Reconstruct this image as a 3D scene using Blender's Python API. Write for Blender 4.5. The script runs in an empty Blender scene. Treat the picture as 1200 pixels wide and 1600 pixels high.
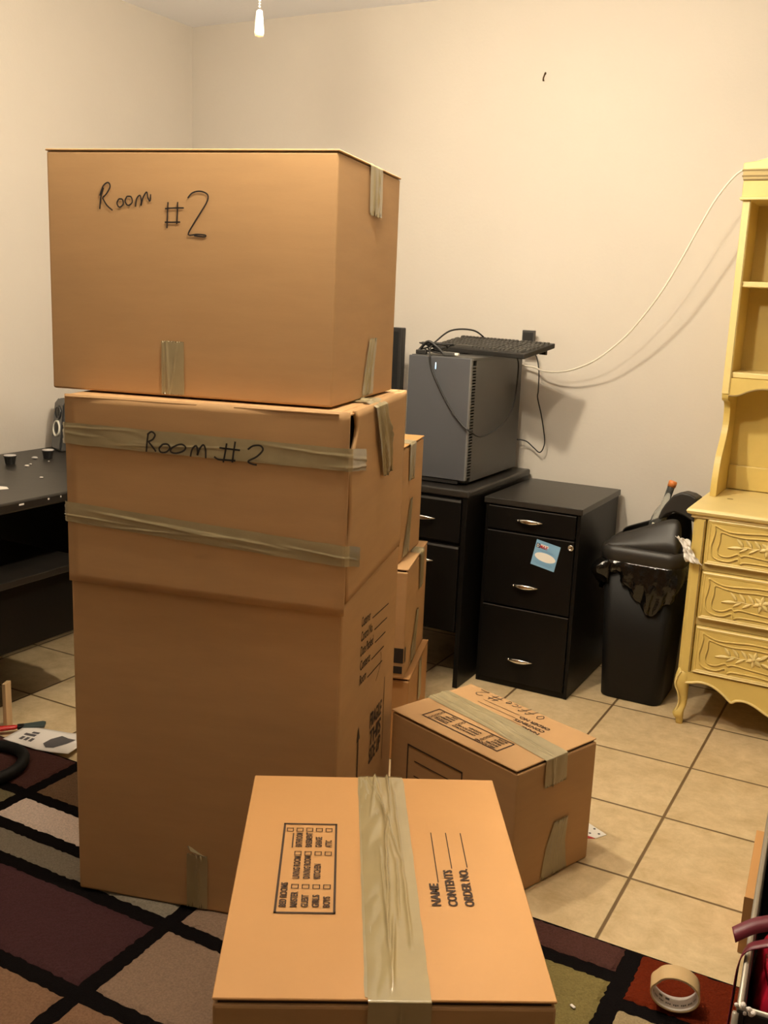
import bpy, math, random
from math import sin, cos, pi, radians
from mathutils import Vector, Matrix, noise

# ------------------------------------------------------------------ scene, camera, light, exposure
S = bpy.context.scene
COL = S.collection
S.view_settings.view_transform = 'Standard'
S.view_settings.look = 'None'
S.view_settings.exposure = 0.0
S.view_settings.gamma = 1.0
S.view_settings.use_curve_mapping = False

CAM_H = 1.35
YAW, PITCH, ROLL, FPX = -0.49069593, 0.21341437, 0.04093841, 1567.708
cam_d = bpy.data.cameras.new('camera')
cam = bpy.data.objects.new('camera', cam_d)
COL.objects.link(cam)
cam_d.sensor_fit = 'VERTICAL'
cam_d.sensor_height = 32.0
cam_d.lens = FPX / 1600.0 * 32.0
cam_d.clip_start = 0.02
_f = Vector((sin(YAW) * cos(PITCH), cos(YAW) * cos(PITCH), -sin(PITCH)))
_r = Vector((cos(YAW), -sin(YAW), 0))
_u = _r.cross(_f)
_R = cos(ROLL) * _r + sin(ROLL) * _u
_U = -sin(ROLL) * _r + cos(ROLL) * _u
M = Matrix.Identity(4)
for i in range(3):
    M[i][0] = _R[i]; M[i][1] = _U[i]; M[i][2] = -_f[i]
M[2][3] = CAM_H
cam.matrix_world = M
S.camera = cam

W = bpy.data.worlds.new('world'); S.world = W
W.use_nodes = True
W.node_tree.nodes['Background'].inputs[0].default_value = (0.9, 0.8, 0.65, 1)
W.node_tree.nodes['Background'].inputs[1].default_value = 0.02

# the ceiling fan's bulbs: (x, y, z, radius, emission strength)
BULB_COL = (1.0, 0.87, 0.66)
BULBS = [(-1.25, 2.08, 2.05, 0.045, 900.0), (-0.93, 1.55, 2.05, 0.045, 580.0), (-1.50, 1.43, 2.05, 0.045, 135.0)]
FAN = (-1.26, 1.70)

# ------------------------------------------------------------------ materials
MATS = {}
def mat(name, col, rough=0.6, metal=0.0, var=0.0, vscale=6.0, bump=0.0, bscale=200.0, emit=None, alpha=1.0, spec=0.5, coat=0.0, trans=0.0, col2=None, stretch=None, sheen=0.0):
    m = bpy.data.materials.new(name); m.use_nodes = True
    nt = m.node_tree; b = nt.nodes['Principled BSDF']
    b.inputs['Base Color'].default_value = (*col, 1)
    b.inputs['Roughness'].default_value = rough
    b.inputs['Metallic'].default_value = metal
    b.inputs['Specular IOR Level'].default_value = spec
    b.inputs['Coat Weight'].default_value = coat
    b.inputs['Coat Roughness'].default_value = 0.15
    b.inputs['Transmission Weight'].default_value = trans
    b.inputs['Sheen Weight'].default_value = sheen
    if alpha < 1: b.inputs['Alpha'].default_value = alpha
    if emit:
        b.inputs['Emission Color'].default_value = (*emit[0], 1)
        b.inputs['Emission Strength'].default_value = emit[1]
    tc = nt.nodes.new('ShaderNodeTexCoord')
    src = tc.outputs['Object']
    if stretch:
        mp = nt.nodes.new('ShaderNodeMapping'); mp.inputs['Scale'].default_value = stretch
        nt.links.new(src, mp.inputs['Vector']); src = mp.outputs['Vector']
    if var > 0:
        n = nt.nodes.new('ShaderNodeTexNoise'); n.inputs['Scale'].default_value = vscale
        n.inputs['Detail'].default_value = 6; n.inputs['Roughness'].default_value = 0.65
        nt.links.new(src, n.inputs['Vector'])
        mx = nt.nodes.new('ShaderNodeMix'); mx.data_type = 'RGBA'
        c2 = col2 if col2 else tuple(min(1, c * (1 - var)) for c in col)
        c1 = col if col2 else tuple(min(1, c * (1 + var * 0.7)) for c in col)
        mx.inputs[6].default_value = (*c2, 1); mx.inputs[7].default_value = (*c1, 1)
        rp = nt.nodes.new('ShaderNodeMapRange'); rp.inputs[1].default_value = 0.3; rp.inputs[2].default_value = 0.7
        nt.links.new(n.outputs['Fac'], rp.inputs[0]); nt.links.new(rp.outputs[0], mx.inputs[0])
        nt.links.new(mx.outputs[2], b.inputs['Base Color'])
    if bump > 0:
        n2 = nt.nodes.new('ShaderNodeTexNoise'); n2.inputs['Scale'].default_value = bscale
        n2.inputs['Detail'].default_value = 4
        nt.links.new(src, n2.inputs['Vector'])
        bp = nt.nodes.new('ShaderNodeBump'); bp.inputs['Strength'].default_value = bump
        bp.inputs['Distance'].default_value = 0.004
        nt.links.new(n2.outputs['Fac'], bp.inputs['Height'])
        nt.links.new(bp.outputs['Normal'], b.inputs['Normal'])
    MATS[name] = m
    return m

mat('wall_paint', (0.625, 0.57, 0.50), 0.75, var=0.03, vscale=1.5, bump=0.12, bscale=90)
mat('ceiling_paint', (0.92, 0.93, 0.98), 0.9, bump=0.2, bscale=60)
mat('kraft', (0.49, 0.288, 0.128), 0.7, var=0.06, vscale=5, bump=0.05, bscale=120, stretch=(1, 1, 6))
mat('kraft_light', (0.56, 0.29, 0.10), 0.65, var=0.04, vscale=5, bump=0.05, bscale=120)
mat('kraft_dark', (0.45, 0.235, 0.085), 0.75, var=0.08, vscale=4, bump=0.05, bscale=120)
mat('kraft_edge', (0.62, 0.42, 0.22), 0.8)
mat('gap_shade', (0.035, 0.015, 0.008), 0.9)  # shade inside the carton gaps, put into the board colour
mat('tape', (0.40, 0.33, 0.19), 0.28, var=0.12, vscale=14, coat=0.5, alpha=0.88)
mat('tape_clear', (0.45, 0.36, 0.19), 0.14, var=0.10, vscale=9, coat=1.0, alpha=0.84)
mat('print_ink', (0.05, 0.026, 0.014), 0.8)
mat('marker_ink', (0.018, 0.014, 0.014), 0.5)
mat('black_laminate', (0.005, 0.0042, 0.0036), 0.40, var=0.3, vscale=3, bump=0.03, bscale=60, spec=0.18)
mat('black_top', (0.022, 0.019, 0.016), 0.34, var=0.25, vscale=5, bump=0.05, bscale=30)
mat('desk_black', (0.016, 0.0135, 0.011), 0.36, var=0.35, vscale=4, bump=0.08, bscale=25)
mat('dark_line', (0.003, 0.003, 0.003), 0.9)
mat('seam_grey', (0.06, 0.058, 0.055), 0.35)
mat('chrome', (0.80, 0.78, 0.74), 0.18, metal=1.0)
mat('case_front', (0.095, 0.098, 0.108), 0.42, metal=0.35, bump=0.02, bscale=300)
mat('case_side', (0.075, 0.072, 0.066), 0.45, metal=0.3, var=0.1, vscale=4)
mat('case_edge', (0.20, 0.20, 0.20), 0.4, metal=0.4)
mat('led_blue', (0.5, 0.8, 1.0), 0.4, emit=((0.45, 0.75, 1.0), 2.5))
mat('plastic_black', (0.014, 0.013, 0.012), 0.45)
mat('plastic_key', (0.05, 0.046, 0.04), 0.5)
mat('plastic_grey', (0.055, 0.053, 0.05), 0.5)
mat('speaker_gloss', (0.03, 0.03, 0.032), 0.22, coat=0.5)
mat('cable_black', (0.012, 0.011, 0.010), 0.5)
mat('cable_white', (0.80, 0.74, 0.62), 0.45)
mat('white_plastic', (0.85, 0.82, 0.72), 0.35)
mat('bin_black', (0.006, 0.0055, 0.005), 0.55, spec=0.25, bump=0.05, bscale=400)
mat('lid_black', (0.022, 0.019, 0.016), 0.48, bump=0.05, bscale=400)
mat('bag_black', (0.004, 0.0036, 0.0032), 0.13, spec=0.45, coat=0.15, bump=0.9, bscale=38)
mat('glass', (0.95, 0.97, 0.95), 0.03, trans=0.95)
mat('bottle_cap', (0.62, 0.20, 0.05), 0.4)
mat('bottle_label', (0.80, 0.78, 0.60), 0.6)
mat('tissue', (0.82, 0.78, 0.72), 0.9, var=0.08, vscale=30)
mat('cream_paint', (0.70, 0.52, 0.155), 0.42, var=0.07, vscale=7, bump=0.04, bscale=40)
mat('cream_light', (0.80, 0.64, 0.27), 0.42, var=0.05, vscale=8)
mat('glaze_line', (0.28, 0.19, 0.06), 0.6)
mat('cream_shade', (0.50, 0.37, 0.13), 0.5, var=0.08, vscale=6)
mat('paper_white', (0.80, 0.74, 0.68), 0.7)
mat('ink_grey', (0.10, 0.09, 0.09), 0.7)
mat('ink_light', (0.55, 0.52, 0.50), 0.7)
mat('card_blue', (0.22, 0.42, 0.62), 0.45)
mat('card_text', (0.14, 0.28, 0.48), 0.5)
mat('card_white', (0.85, 0.82, 0.76), 0.45)
mat('ink_navy', (0.015, 0.02, 0.07), 0.5)
mat('ink_red', (0.50, 0.04, 0.04), 0.5)
mat('red_plastic', (0.55, 0.025, 0.02), 0.35)
mat('teal_grey', (0.06, 0.08, 0.075), 0.5)
mat('roll_paper', (0.55, 0.38, 0.19), 0.55, var=0.05, vscale=20)
mat('roll_core', (0.72, 0.66, 0.62), 0.6)
mat('wood_strip', (0.62, 0.42, 0.22), 0.6, var=0.15, vscale=20, stretch=(1, 1, 0.1))
mat('satin_red', (0.42, 0.010, 0.030), 0.28, var=0.2, vscale=9, spec=0.7)
mat('wine_strap', (0.12, 0.007, 0.018), 0.45)
mat('crate_black', (0.018, 0.016, 0.013), 0.4, var=0.3, vscale=10)
mat('crate_rim', (0.38, 0.34, 0.28), 0.4, metal=0.4)
mat('hose', (0.010, 0.0095, 0.0085), 0.6, spec=0.25)
mat('brass', (0.5, 0.38, 0.18), 0.3, metal=1.0)
mat('fan_white', (0.75, 0.70, 0.62), 0.5)
mat('rust_metal', (0.09, 0.05, 0.02), 0.5, metal=0.6)
for nm, c in dict(rug_base=(0.006, 0.0045, 0.0045), rug_maroon=(0.080, 0.034, 0.028), rug_brown=(0.165, 0.098, 0.055), rug_olive=(0.185, 0.155, 0.085),
                  rug_cream=(0.76, 0.62, 0.53), rug_grey=(0.24, 0.205, 0.155), rug_plum=(0.062, 0.026, 0.028), rug_taupe=(0.27, 0.18, 0.125),
                  rug_tan=(0.46, 0.33, 0.18), rug_rust=(0.125, 0.017, 0.005), rug_clay=(0.24, 0.135, 0.080), rug_sand=(0.33, 0.25, 0.14), rug_green=(0.21, 0.165, 0.06)).items():
    mat(nm, c, 0.95, var=0.25, vscale=220, bump=0.7, bscale=420, spec=0.05)
for k, r in enumerate(BULBS):
    mat('bulb_%d' % k, (1, 0.9, 0.7), 0.5, emit=(BULB_COL, r[4]))

def tile_material():
    m = bpy.data.materials.new('floor_tile'); m.use_nodes = True
    nt = m.node_tree; b = nt.nodes['Principled BSDF']; L = nt.links.new; N = nt.nodes.new
    tc = N('ShaderNodeTexCoord'); sx = N('ShaderNodeSeparateXYZ'); L(tc.outputs['Object'], sx.inputs[0])
    def mth(op, a, bb=None):
        n = N('ShaderNodeMath'); n.operation = op
        for k, v in enumerate((a, bb)):
            if v is None: continue
            if isinstance(v, (int, float)): n.inputs[k].default_value = v
            else: L(v, n.inputs[k])
        return n.outputs[0]
    masks = []; cells = []
    for out, org, step in (('X', -0.4744, 0.3365), ('Y', 2.220, 0.342)):
        t = mth('DIVIDE', mth('SUBTRACT', sx.outputs[out], org), step)
        fr = mth('SUBTRACT', t, mth('FLOOR', t))
        d = mth('MULTIPLY', mth('MINIMUM', fr, mth('SUBTRACT', 1.0, fr)), step)
        masks.append(d); cells.append(mth('FLOOR', t))
    d = mth('MINIMUM', masks[0], masks[1])
    mr = N('ShaderNodeMapRange'); mr.inputs[1].default_value = 0.0028; mr.inputs[2].default_value = 0.0048; L(d, mr.inputs[0])
    cmb = N('ShaderNodeCombineXYZ'); L(cells[0], cmb.inputs[0]); L(cells[1], cmb.inputs[1])
    wn = N('ShaderNodeTexWhiteNoise'); L(cmb.outputs[0], wn.inputs['Vector'])
    va = N('ShaderNodeVectorMath'); va.operation = 'MULTIPLY_ADD'
    L(wn.outputs['Color'], va.inputs[0]); va.inputs[1].default_value = (3, 3, 3); L(tc.outputs['Object'], va.inputs[2])
    n1 = N('ShaderNodeTexNoise'); n1.inputs['Scale'].default_value = 13; n1.inputs['Detail'].default_value = 10; n1.inputs['Roughness'].default_value = 0.75
    n1.inputs['Distortion'].default_value = 0.25
    L(va.outputs[0], n1.inputs['Vector'])
    cr = N('ShaderNodeValToRGB'); e = cr.color_ramp.elements
    e[0].position = 0.33; e[0].color = (0.50, 0.365, 0.19, 1); e[1].position = 0.68; e[1].color = (0.72, 0.56, 0.34, 1)
    L(n1.outputs['Fac'], cr.inputs[0])
    mx = N('ShaderNodeMix'); mx.data_type = 'RGBA'; mx.inputs[6].default_value = (0.16, 0.10, 0.045, 1)
    L(mr.outputs[0], mx.inputs[0]); L(cr.outputs[0], mx.inputs[7]); L(mx.outputs[2], b.inputs['Base Color'])
    b.inputs['Roughness'].default_value = 0.42; b.inputs['Specular IOR Level'].default_value = 0.35
    bp = N('ShaderNodeBump'); bp.inputs['Strength'].default_value = 0.6; bp.inputs['Distance'].default_value = 0.003
    L(mr.outputs[0], bp.inputs['Height']); L(bp.outputs[0], b.inputs['Normal'])
    MATS['floor_tile'] = m
tile_material()

# ------------------------------------------------------------------ mesh helpers
class MB:
    def __init__(s): s.v = []; s.f = []; s.mi = []
    def add(s, vs, fs, mi=0):
        o = len(s.v); s.v += [tuple(p) for p in vs]
        for f in fs: s.f.append(tuple(o + k for k in f)); s.mi.append(mi)
        return s
    def box(s, a, b, mi=0):
        (x0, y0, z0), (x1, y1, z1) = a, b
        return s.add([(x0,y0,z0),(x1,y0,z0),(x1,y1,z0),(x0,y1,z0),(x0,y0,z1),(x1,y0,z1),(x1,y1,z1),(x0,y1,z1)],
                     [(0,3,2,1),(4,5,6,7),(0,1,5,4),(1,2,6,5),(2,3,7,6),(3,0,4,7)], mi)
    def prism(s, pts, fn, t0, t1, mi=0):
        """polygon pts (a,b) swept between t0 and t1; fn(a,b,t) gives the 3D point"""
        n = len(pts)
        vs = [fn(a, b, t0) for a, b in pts] + [fn(a, b, t1) for a, b in pts]
        fs = [tuple(range(n))[::-1], tuple(range(n, 2 * n))] + [(k, (k + 1) % n, n + (k + 1) % n, n + k) for k in range(n)]
        return s.add(vs, fs, mi)
    def tube(s, pts, r, seg=8, closed=False, mi=0, taper=None):
        P = [Vector(p) for p in pts]; n = len(P); vs = []; up = None
        for k in range(n):
            a = P[k - 1] if (k > 0 or closed) else P[k]
            b = P[(k + 1) % n] if (k < n - 1 or closed) else P[k]
            t = (b - a).normalized()
            if up is None:
                up = Vector((0, 0, 1)) if abs(t.z) < 0.9 else Vector((1, 0, 0))
            x = t.cross(up).normalized(); up = x.cross(t).normalized()
            rr = r * (taper[k] if taper else 1)
            for q in range(seg):
                an = 2 * pi * q / seg
                vs.append(P[k] + rr * (cos(an) * x + sin(an) * up))
        fs = []
        for k in range(n if closed else n - 1):
            for q in range(seg):
                a0 = k * seg + q; a1 = k * seg + (q + 1) % seg; k2 = (k + 1) % n
                fs.append((a0, a1, k2 * seg + (q + 1) % seg, k2 * seg + q))
        if not closed:
            fs.append(tuple(range(seg))[::-1]); fs.append(tuple(range((n - 1) * seg, n * seg)))
        return s.add(vs, fs, mi)
    def lathe(s, prof, fn=lambda x, y, z: (x, y, z), seg=24, mi=0):
        vs = []; fs = []; n = len(prof)
        for r, z in prof:
            for q in range(seg):
                an = 2 * pi * q / seg; vs.append(fn(r * cos(an), r * sin(an), z))
        for k in range(n - 1):
            for q in range(seg):
                fs.append((k*seg+q, k*seg+(q+1)%seg, (k+1)*seg+(q+1)%seg, (k+1)*seg+q))
        fs.append(tuple(range(seg))[::-1]); fs.append(tuple(range((n-1)*seg, n*seg)))
        return s.add(vs, fs, mi)
    def loft(s, rings, mi=0, cap0=True, cap1=True):
        n = len(rings[0]); vs = [p for r in rings for p in r]; fs = []
        for k in range(len(rings) - 1):
            for q in range(n):
                fs.append((k*n+q, k*n+(q+1)%n, (k+1)*n+(q+1)%n, (k+1)*n+q))
        if cap0: fs.append(tuple(range(n))[::-1])
        if cap1: fs.append(tuple(range((len(rings)-1)*n, len(rings)*n)))
        return s.add(vs, fs, mi)
    def grid(s, nx, ny, fn, mi=0):
        vs = [fn(i / nx, j / ny) for j in range(ny + 1) for i in range(nx + 1)]
        fs = [(j*(nx+1)+i, j*(nx+1)+i+1, (j+1)*(nx+1)+i+1, (j+1)*(nx+1)+i) for j in range(ny) for i in range(nx)]
        return s.add(vs, fs, mi)
    def ball(s, c, rx, ry=None, rz=None, mi=0, seg=14, rings=9):
        ry = ry or rx; rz = rz or rx
        prof = [(sin(pi * k / rings), -cos(pi * k / rings)) for k in range(rings + 1)]
        prof[0] = (0.02, -1); prof[-1] = (0.02, 1)
        return s.lathe(prof, lambda x, y, z: (c[0] + x * rx, c[1] + y * ry, c[2] + z * rz), seg, mi)
    def build(s, name, mats, parent=None, smooth=False, bevel=0.0, bseg=2, solid=0.0, sub=0, autosmooth=None):
        me = bpy.data.meshes.new(name); me.from_pydata(s.v, [], s.f); me.update()
        if isinstance(mats, str): mats = [mats]
        for m in mats: me.materials.append(MATS[m])
        for p, k in zip(me.polygons, s.mi): p.material_index = k; p.use_smooth = smooth
        o = bpy.data.objects.new(name, me); COL.objects.link(o)
        if parent: o.parent = parent
        if solid:
            md = o.modifiers.new('solid', 'SOLIDIFY'); md.thickness = solid; md.offset = 0
        if bevel:
            md = o.modifiers.new('bevel', 'BEVEL'); md.width = bevel; md.segments = bseg; md.limit_method = 'ANGLE'; md.angle_limit = radians(35)
        if sub:
            md = o.modifiers.new('sub', 'SUBSURF'); md.levels = sub; md.render_levels = sub
        return o

def tag(o, label=None, cat=None, group=None, kind=None):
    if label: o['label'] = label
    if cat: o['category'] = cat
    if group: o['group'] = group
    if kind: o['kind'] = kind
    return o
def thing(name, loc, rz, label, cat, group=None):
    o = bpy.data.objects.new(name, None); COL.objects.link(o)
    o.empty_display_size = 0.05
    o.location = loc; o.rotation_euler = (0, 0, rz)
    return tag(o, label, cat, group)

def smooth_path(pts, n=8, closed=False):
    P = [Vector(p) for p in pts]; out = []; m = len(P)
    rng = range(m if closed else m - 1)
    for k in rng:
        p0 = P[(k - 1) % m] if (k > 0 or closed) else P[k]
        p1 = P[k]; p2 = P[(k + 1) % m]
        p3 = P[(k + 2) % m] if (k + 2 < m or closed) else P[(k + 1) % m]
        for j in range(n):
            t = j / n
            out.append(0.5 * ((2*p1) + (-p0 + p2)*t + (2*p0 - 5*p1 + 4*p2 - p3)*t*t + (-p0 + 3*p1 - 3*p2 + p3)*t**3))
    if not closed: out.append(P[-1])
    return out

class Face:
    """a flat frame in a thing's own space: P(a,b,h) = o + a*ex + b*ey + h*n"""
    def __init__(s, o, ex, ey):
        s.o = Vector(o); s.ex = Vector(ex).normalized(); s.ey = Vector(ey).normalized(); s.n = s.ex.cross(s.ey)
    def P(s, a, b, h=0.0): return s.o + a * s.ex + b * s.ey + h * s.n

def stroke(mb, face, pts, w, h=0.0012, n=5, smooth=True):
    """a pen line: a thin ribbon with real thickness lying on a face"""
    P = smooth_path([(a, b, 0) for a, b in pts], n) if (smooth and len(pts) > 2) else [Vector((a, b, 0)) for a, b in pts]
    L = []; R = []
    for k in range(len(P)):
        t = (P[min(k + 1, len(P) - 1)] - P[max(k - 1, 0)])
        t = t.normalized() if t.length > 1e-9 else Vector((1, 0, 0))
        nn = Vector((-t.y, t.x, 0)) * w / 2
        L.append(P[k] + nn); R.append(P[k] - nn)
    vs = []
    for k in range(len(P)):
        vs += [face.P(L[k].x, L[k].y, h), face.P(R[k].x, R[k].y, h)]
    fs = [(2*k, 2*k+1, 2*k+3, 2*k+2) for k in range(len(P) - 1)]
    mb.add(vs, fs)

def rect_line(mb, face, a0, b0, a1, b1, w, h=0.0012):
    for p, q in (((a0, b0), (a1, b0)), ((a1, b0), (a1, b1)), ((a1, b1), (a0, b1)), ((a0, b1), (a0, b0))):
        d = Vector((q[0] - p[0], q[1] - p[1], 0)).normalized() * w / 2
        stroke(mb, face, [(p[0] - d.x, p[1] - d.y), (q[0] + d.x, q[1] + d.y)], w, h)
def fill_rect(mb, face, a0, b0, a1, b1, h=0.0012, mi=0):
    mb.add([face.P(a0, b0, h), face.P(a1, b0, h), face.P(a1, b1, h), face.P(a0, b1, h)], [(0, 1, 2, 3)], mi)

def text(mb, face, s, a, b, height, length=None, ang=0.0, h=0.0012, bold=0.0, shear=0.0, mi=0):
    cu = bpy.data.curves.new('t', 'FONT'); cu.body = s; cu.size = 1.0; cu.offset = bold; cu.resolution_u = 3; cu.shear = shear
    ob = bpy.data.objects.new('t', cu); me = ob.to_mesh()
    vs = [v.co.copy() for v in me.vertices]; fs = [tuple(p.vertices) for p in me.polygons]
    ob.to_mesh_clear(); bpy.data.objects.remove(ob); bpy.data.curves.remove(cu)
    if not vs: return
    x0 = min(v.x for v in vs); x1 = max(v.x for v in vs)
    sy = height / 0.70; sx = (length / (x1 - x0)) if length else sy
    ca, sa = cos(ang), sin(ang)
    out = []
    for v in vs:
        x = (v.x - x0) * sx; y = v.y * sy
        out.append(face.P(a + ca * x - sa * y, b + sa * x + ca * y, h))
    mb.add(out, fs, mi)

def tape(name, parent, path, normals, wdir, width, seed=0, wr=0.0012, m='tape', nl=60, nw=16, lift=0.001, jag=0.004, off0=0.0, taper=0.0):
    nw = int(nw * 1.6)
    """sticky tape: strip along a polyline (thing space), wrinkled along its length, ragged ends"""
    P = [Vector(p) for p in path]; N_ = [Vector(q).normalized() for q in normals]; wd = Vector(wdir).normalized()
    cum = [0.0]
    for k in range(len(P) - 1): cum.append(cum[-1] + (P[k+1] - P[k]).length)
    T = cum[-1]; rnd = random.Random(seed)
    e0 = [rnd.uniform(-jag, jag) for _ in range(nw + 1)]; e1 = [rnd.uniform(-jag, jag) for _ in range(nw + 1)]
    def at(d):
        d = min(max(d, 0), T)
        for k in range(len(P) - 1):
            if d <= cum[k+1] or k == len(P) - 2:
                t = (d - cum[k]) / max(cum[k+1] - cum[k], 1e-9)
                return P[k].lerp(P[k+1], t), N_[k].lerp(N_[k+1], t).normalized()
    mb = MB()
    ds = sorted(set([T * k / nl for k in range(nl + 1)] + cum))
    folds = []
    for q in range(max(3, int(6 * width / 0.08 * max(1, T / 0.25)))):
        c0 = rnd.uniform(0, T); folds.append((c0, rnd.uniform(.03, .2), rnd.gauss(-.04, .17) * width, rnd.uniform(-.10, .03) if rnd.random() < .8 else rnd.uniform(.05, .2), rnd.uniform(.0006, .0020), rnd.uniform(.35, 1.0)))
    rows = []
    for d in ds:
        row = []
        for j in range(nw + 1):
            f = j / nw; dd = d
            if d < 1e-6: dd = e0[j] + jag
            if d > T - 1e-6: dd = T + e1[j] - jag
            p, nn = at(dd)
            w = (f - 0.5) * width * (1 - taper * d / T)
            hh = 0.25 * abs(noise.noise(Vector((w * 45 + dd * 12 + seed, dd * 10.0, 1.7))))
            for c0, ln, w0, sl, fw, fa in folds:
                t = (dd - c0) / ln
                if abs(t) < 1:
                    q = (w - w0 - sl * (dd - c0)) / (fw + .0006)
                    hh += fa * math.exp(-q * q) * (1 - t * t)
            hgt = lift + wr * hh * (0.25 + 0.75 * min(1, min(f, 1 - f) * 7))
            row.append(p + wd * (w + 0.0012 * noise.noise(Vector((dd * 25, f * 3 + seed, 5)))) + nn * (hgt + off0))
        rows.append(row)
    n = nw + 1
    mb.add([p for r in rows for p in r], [(i*n+j, i*n+j+1, (i+1)*n+j+1, (i+1)*n+j) for i in range(len(rows)-1) for j in range(nw)])
    return mb.build(name, m, parent, smooth=True)

def rrect(cx, cy, hx, hy, r, z, n=6):
    out = []
    for qx, qy, a0 in ((1, 1, 0), (-1, 1, pi/2), (-1, -1, pi), (1, -1, 3*pi/2)):
        for k in range(n + 1):
            a = a0 + pi/2 * k / n
            out.append((cx + qx * (hx - r) + r * cos(a), cy + qy * (hy - r) + r * sin(a), z))
    return out

# ------------------------------------------------------------------ the room
X0, X1, Y0, Y1, CEIL = -3.0, 2.6, -4.6, 3.68, 2.44
def slab(name, a, b, m):
    return tag(MB().box(a, b).build(name, m), kind='structure')
slab('floor', (X0 - .1, Y0 - .1, -0.1), (X1 + .1, Y1 + .1, 0.0), 'floor_tile')
slab('ceiling', (X0 - .1, Y0 - .1, CEIL), (X1 + .1, Y1 + .1, CEIL + .1), 'ceiling_paint')
slab('wall_back', (X0 - .1, Y1, 0), (X1 + .1, Y1 + .1, CEIL), 'wall_paint')
slab('wall_left', (X0 - .1, Y0, 0), (X0, Y1, CEIL), 'wall_paint')
slab('wall_right', (X1, Y0, 0), (X1 + .1, Y1, CEIL), 'wall_paint')
slab('wall_front', (X0 - .1, Y0 - .1, 0), (X1 + .1, Y0, CEIL), 'wall_paint')

# ------------------------------------------------------------------ ceiling fan with its lamps
fan = thing('ceiling_fan', (FAN[0], FAN[1], CEIL), 0, 'ceiling fan whose beaded pull chain with a white knob hangs into view', 'ceiling fan')
MB().lathe([(0.01, 0), (0.075, 0), (0.06, -0.05), (0.015, -0.06)], seg=24).build('canopy', 'fan_white', fan, smooth=True)
MB().lathe([(0.01, -0.04), (0.014, -0.05), (0.014, -0.11), (0.01, -0.12)], seg=12).build('downrod', 'fan_white', fan)
MB().lathe([(0.02, -0.10), (0.09, -0.11), (0.11, -0.15), (0.11, -0.20), (0.07, -0.24), (0.06, -0.30), (0.02, -0.31)], seg=28).build('motor', 'fan_white', fan, smooth=True)
for k in range(5):
    a = 2 * pi * k / 5 + 0.35
    u = Vector((cos(a), sin(a), 0)); v = Vector((-sin(a), cos(a), 0))
    MB().prism([(0.12, -0.045), (0.2, -0.06), (0.56, -0.07), (0.6, -0.04), (0.6, 0.04), (0.56, 0.07), (0.2, 0.06), (0.12, 0.045)],
               lambda p, q, t: u * p + v * q + Vector((0, 0, -0.17 + q * 0.2 + t)), 0, 0.006).build('blade', 'fan_white', fan)
for k, (x, y, z, r, e) in enumerate(BULBS):
    p = Vector((x - FAN[0], y - FAN[1], z - CEIL))
    arm = MB().tube(smooth_path([(0, 0, -0.28), (p.x * .5, p.y * .5, -0.27), (p.x, p.y, -0.29), (p.x, p.y, p.z + r + .01)], 5), 0.008, 8)
    arm.lathe([(0.008, p.z + r + .03), (0.02, p.z + r + .02), (0.02, p.z + r - .012), (0.012, p.z + r - .014)], lambda a, b, c: (p.x + a, p.y + b, c), 14)
    arm.build('lamp_arm', 'fan_white', fan, smooth=True)
    MB().ball(p, r, seg=20, rings=14).build('bulb', 'bulb_%d' % k, fan, smooth=True)
cx, cy, zk = -1.296 - FAN[0], 1.802 - FAN[1], 1.874 - CEIL
ch = MB()
z = -0.30
while z > zk + 0.03:
    ch.ball((cx, cy, z), 0.0022, seg=8, rings=5); z -= 0.0055
ch.tube([(0, 0, -0.295), (cx, cy, -0.297)], 0.003, 6)
pc = ch.build('pull_chain', 'white_plastic', fan, smooth=True)
MB().lathe([(0.001, zk + 0.030), (0.006, zk + 0.027), (0.0085, zk + 0.005), (0.0098, zk - 0.014), (0.0085, zk - 0.020), (0.003, zk - 0.022)],
           lambda a, b, c: (cx + a, cy + b, c), 18).build('pull_knob', 'white_plastic', pc, smooth=True)

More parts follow.
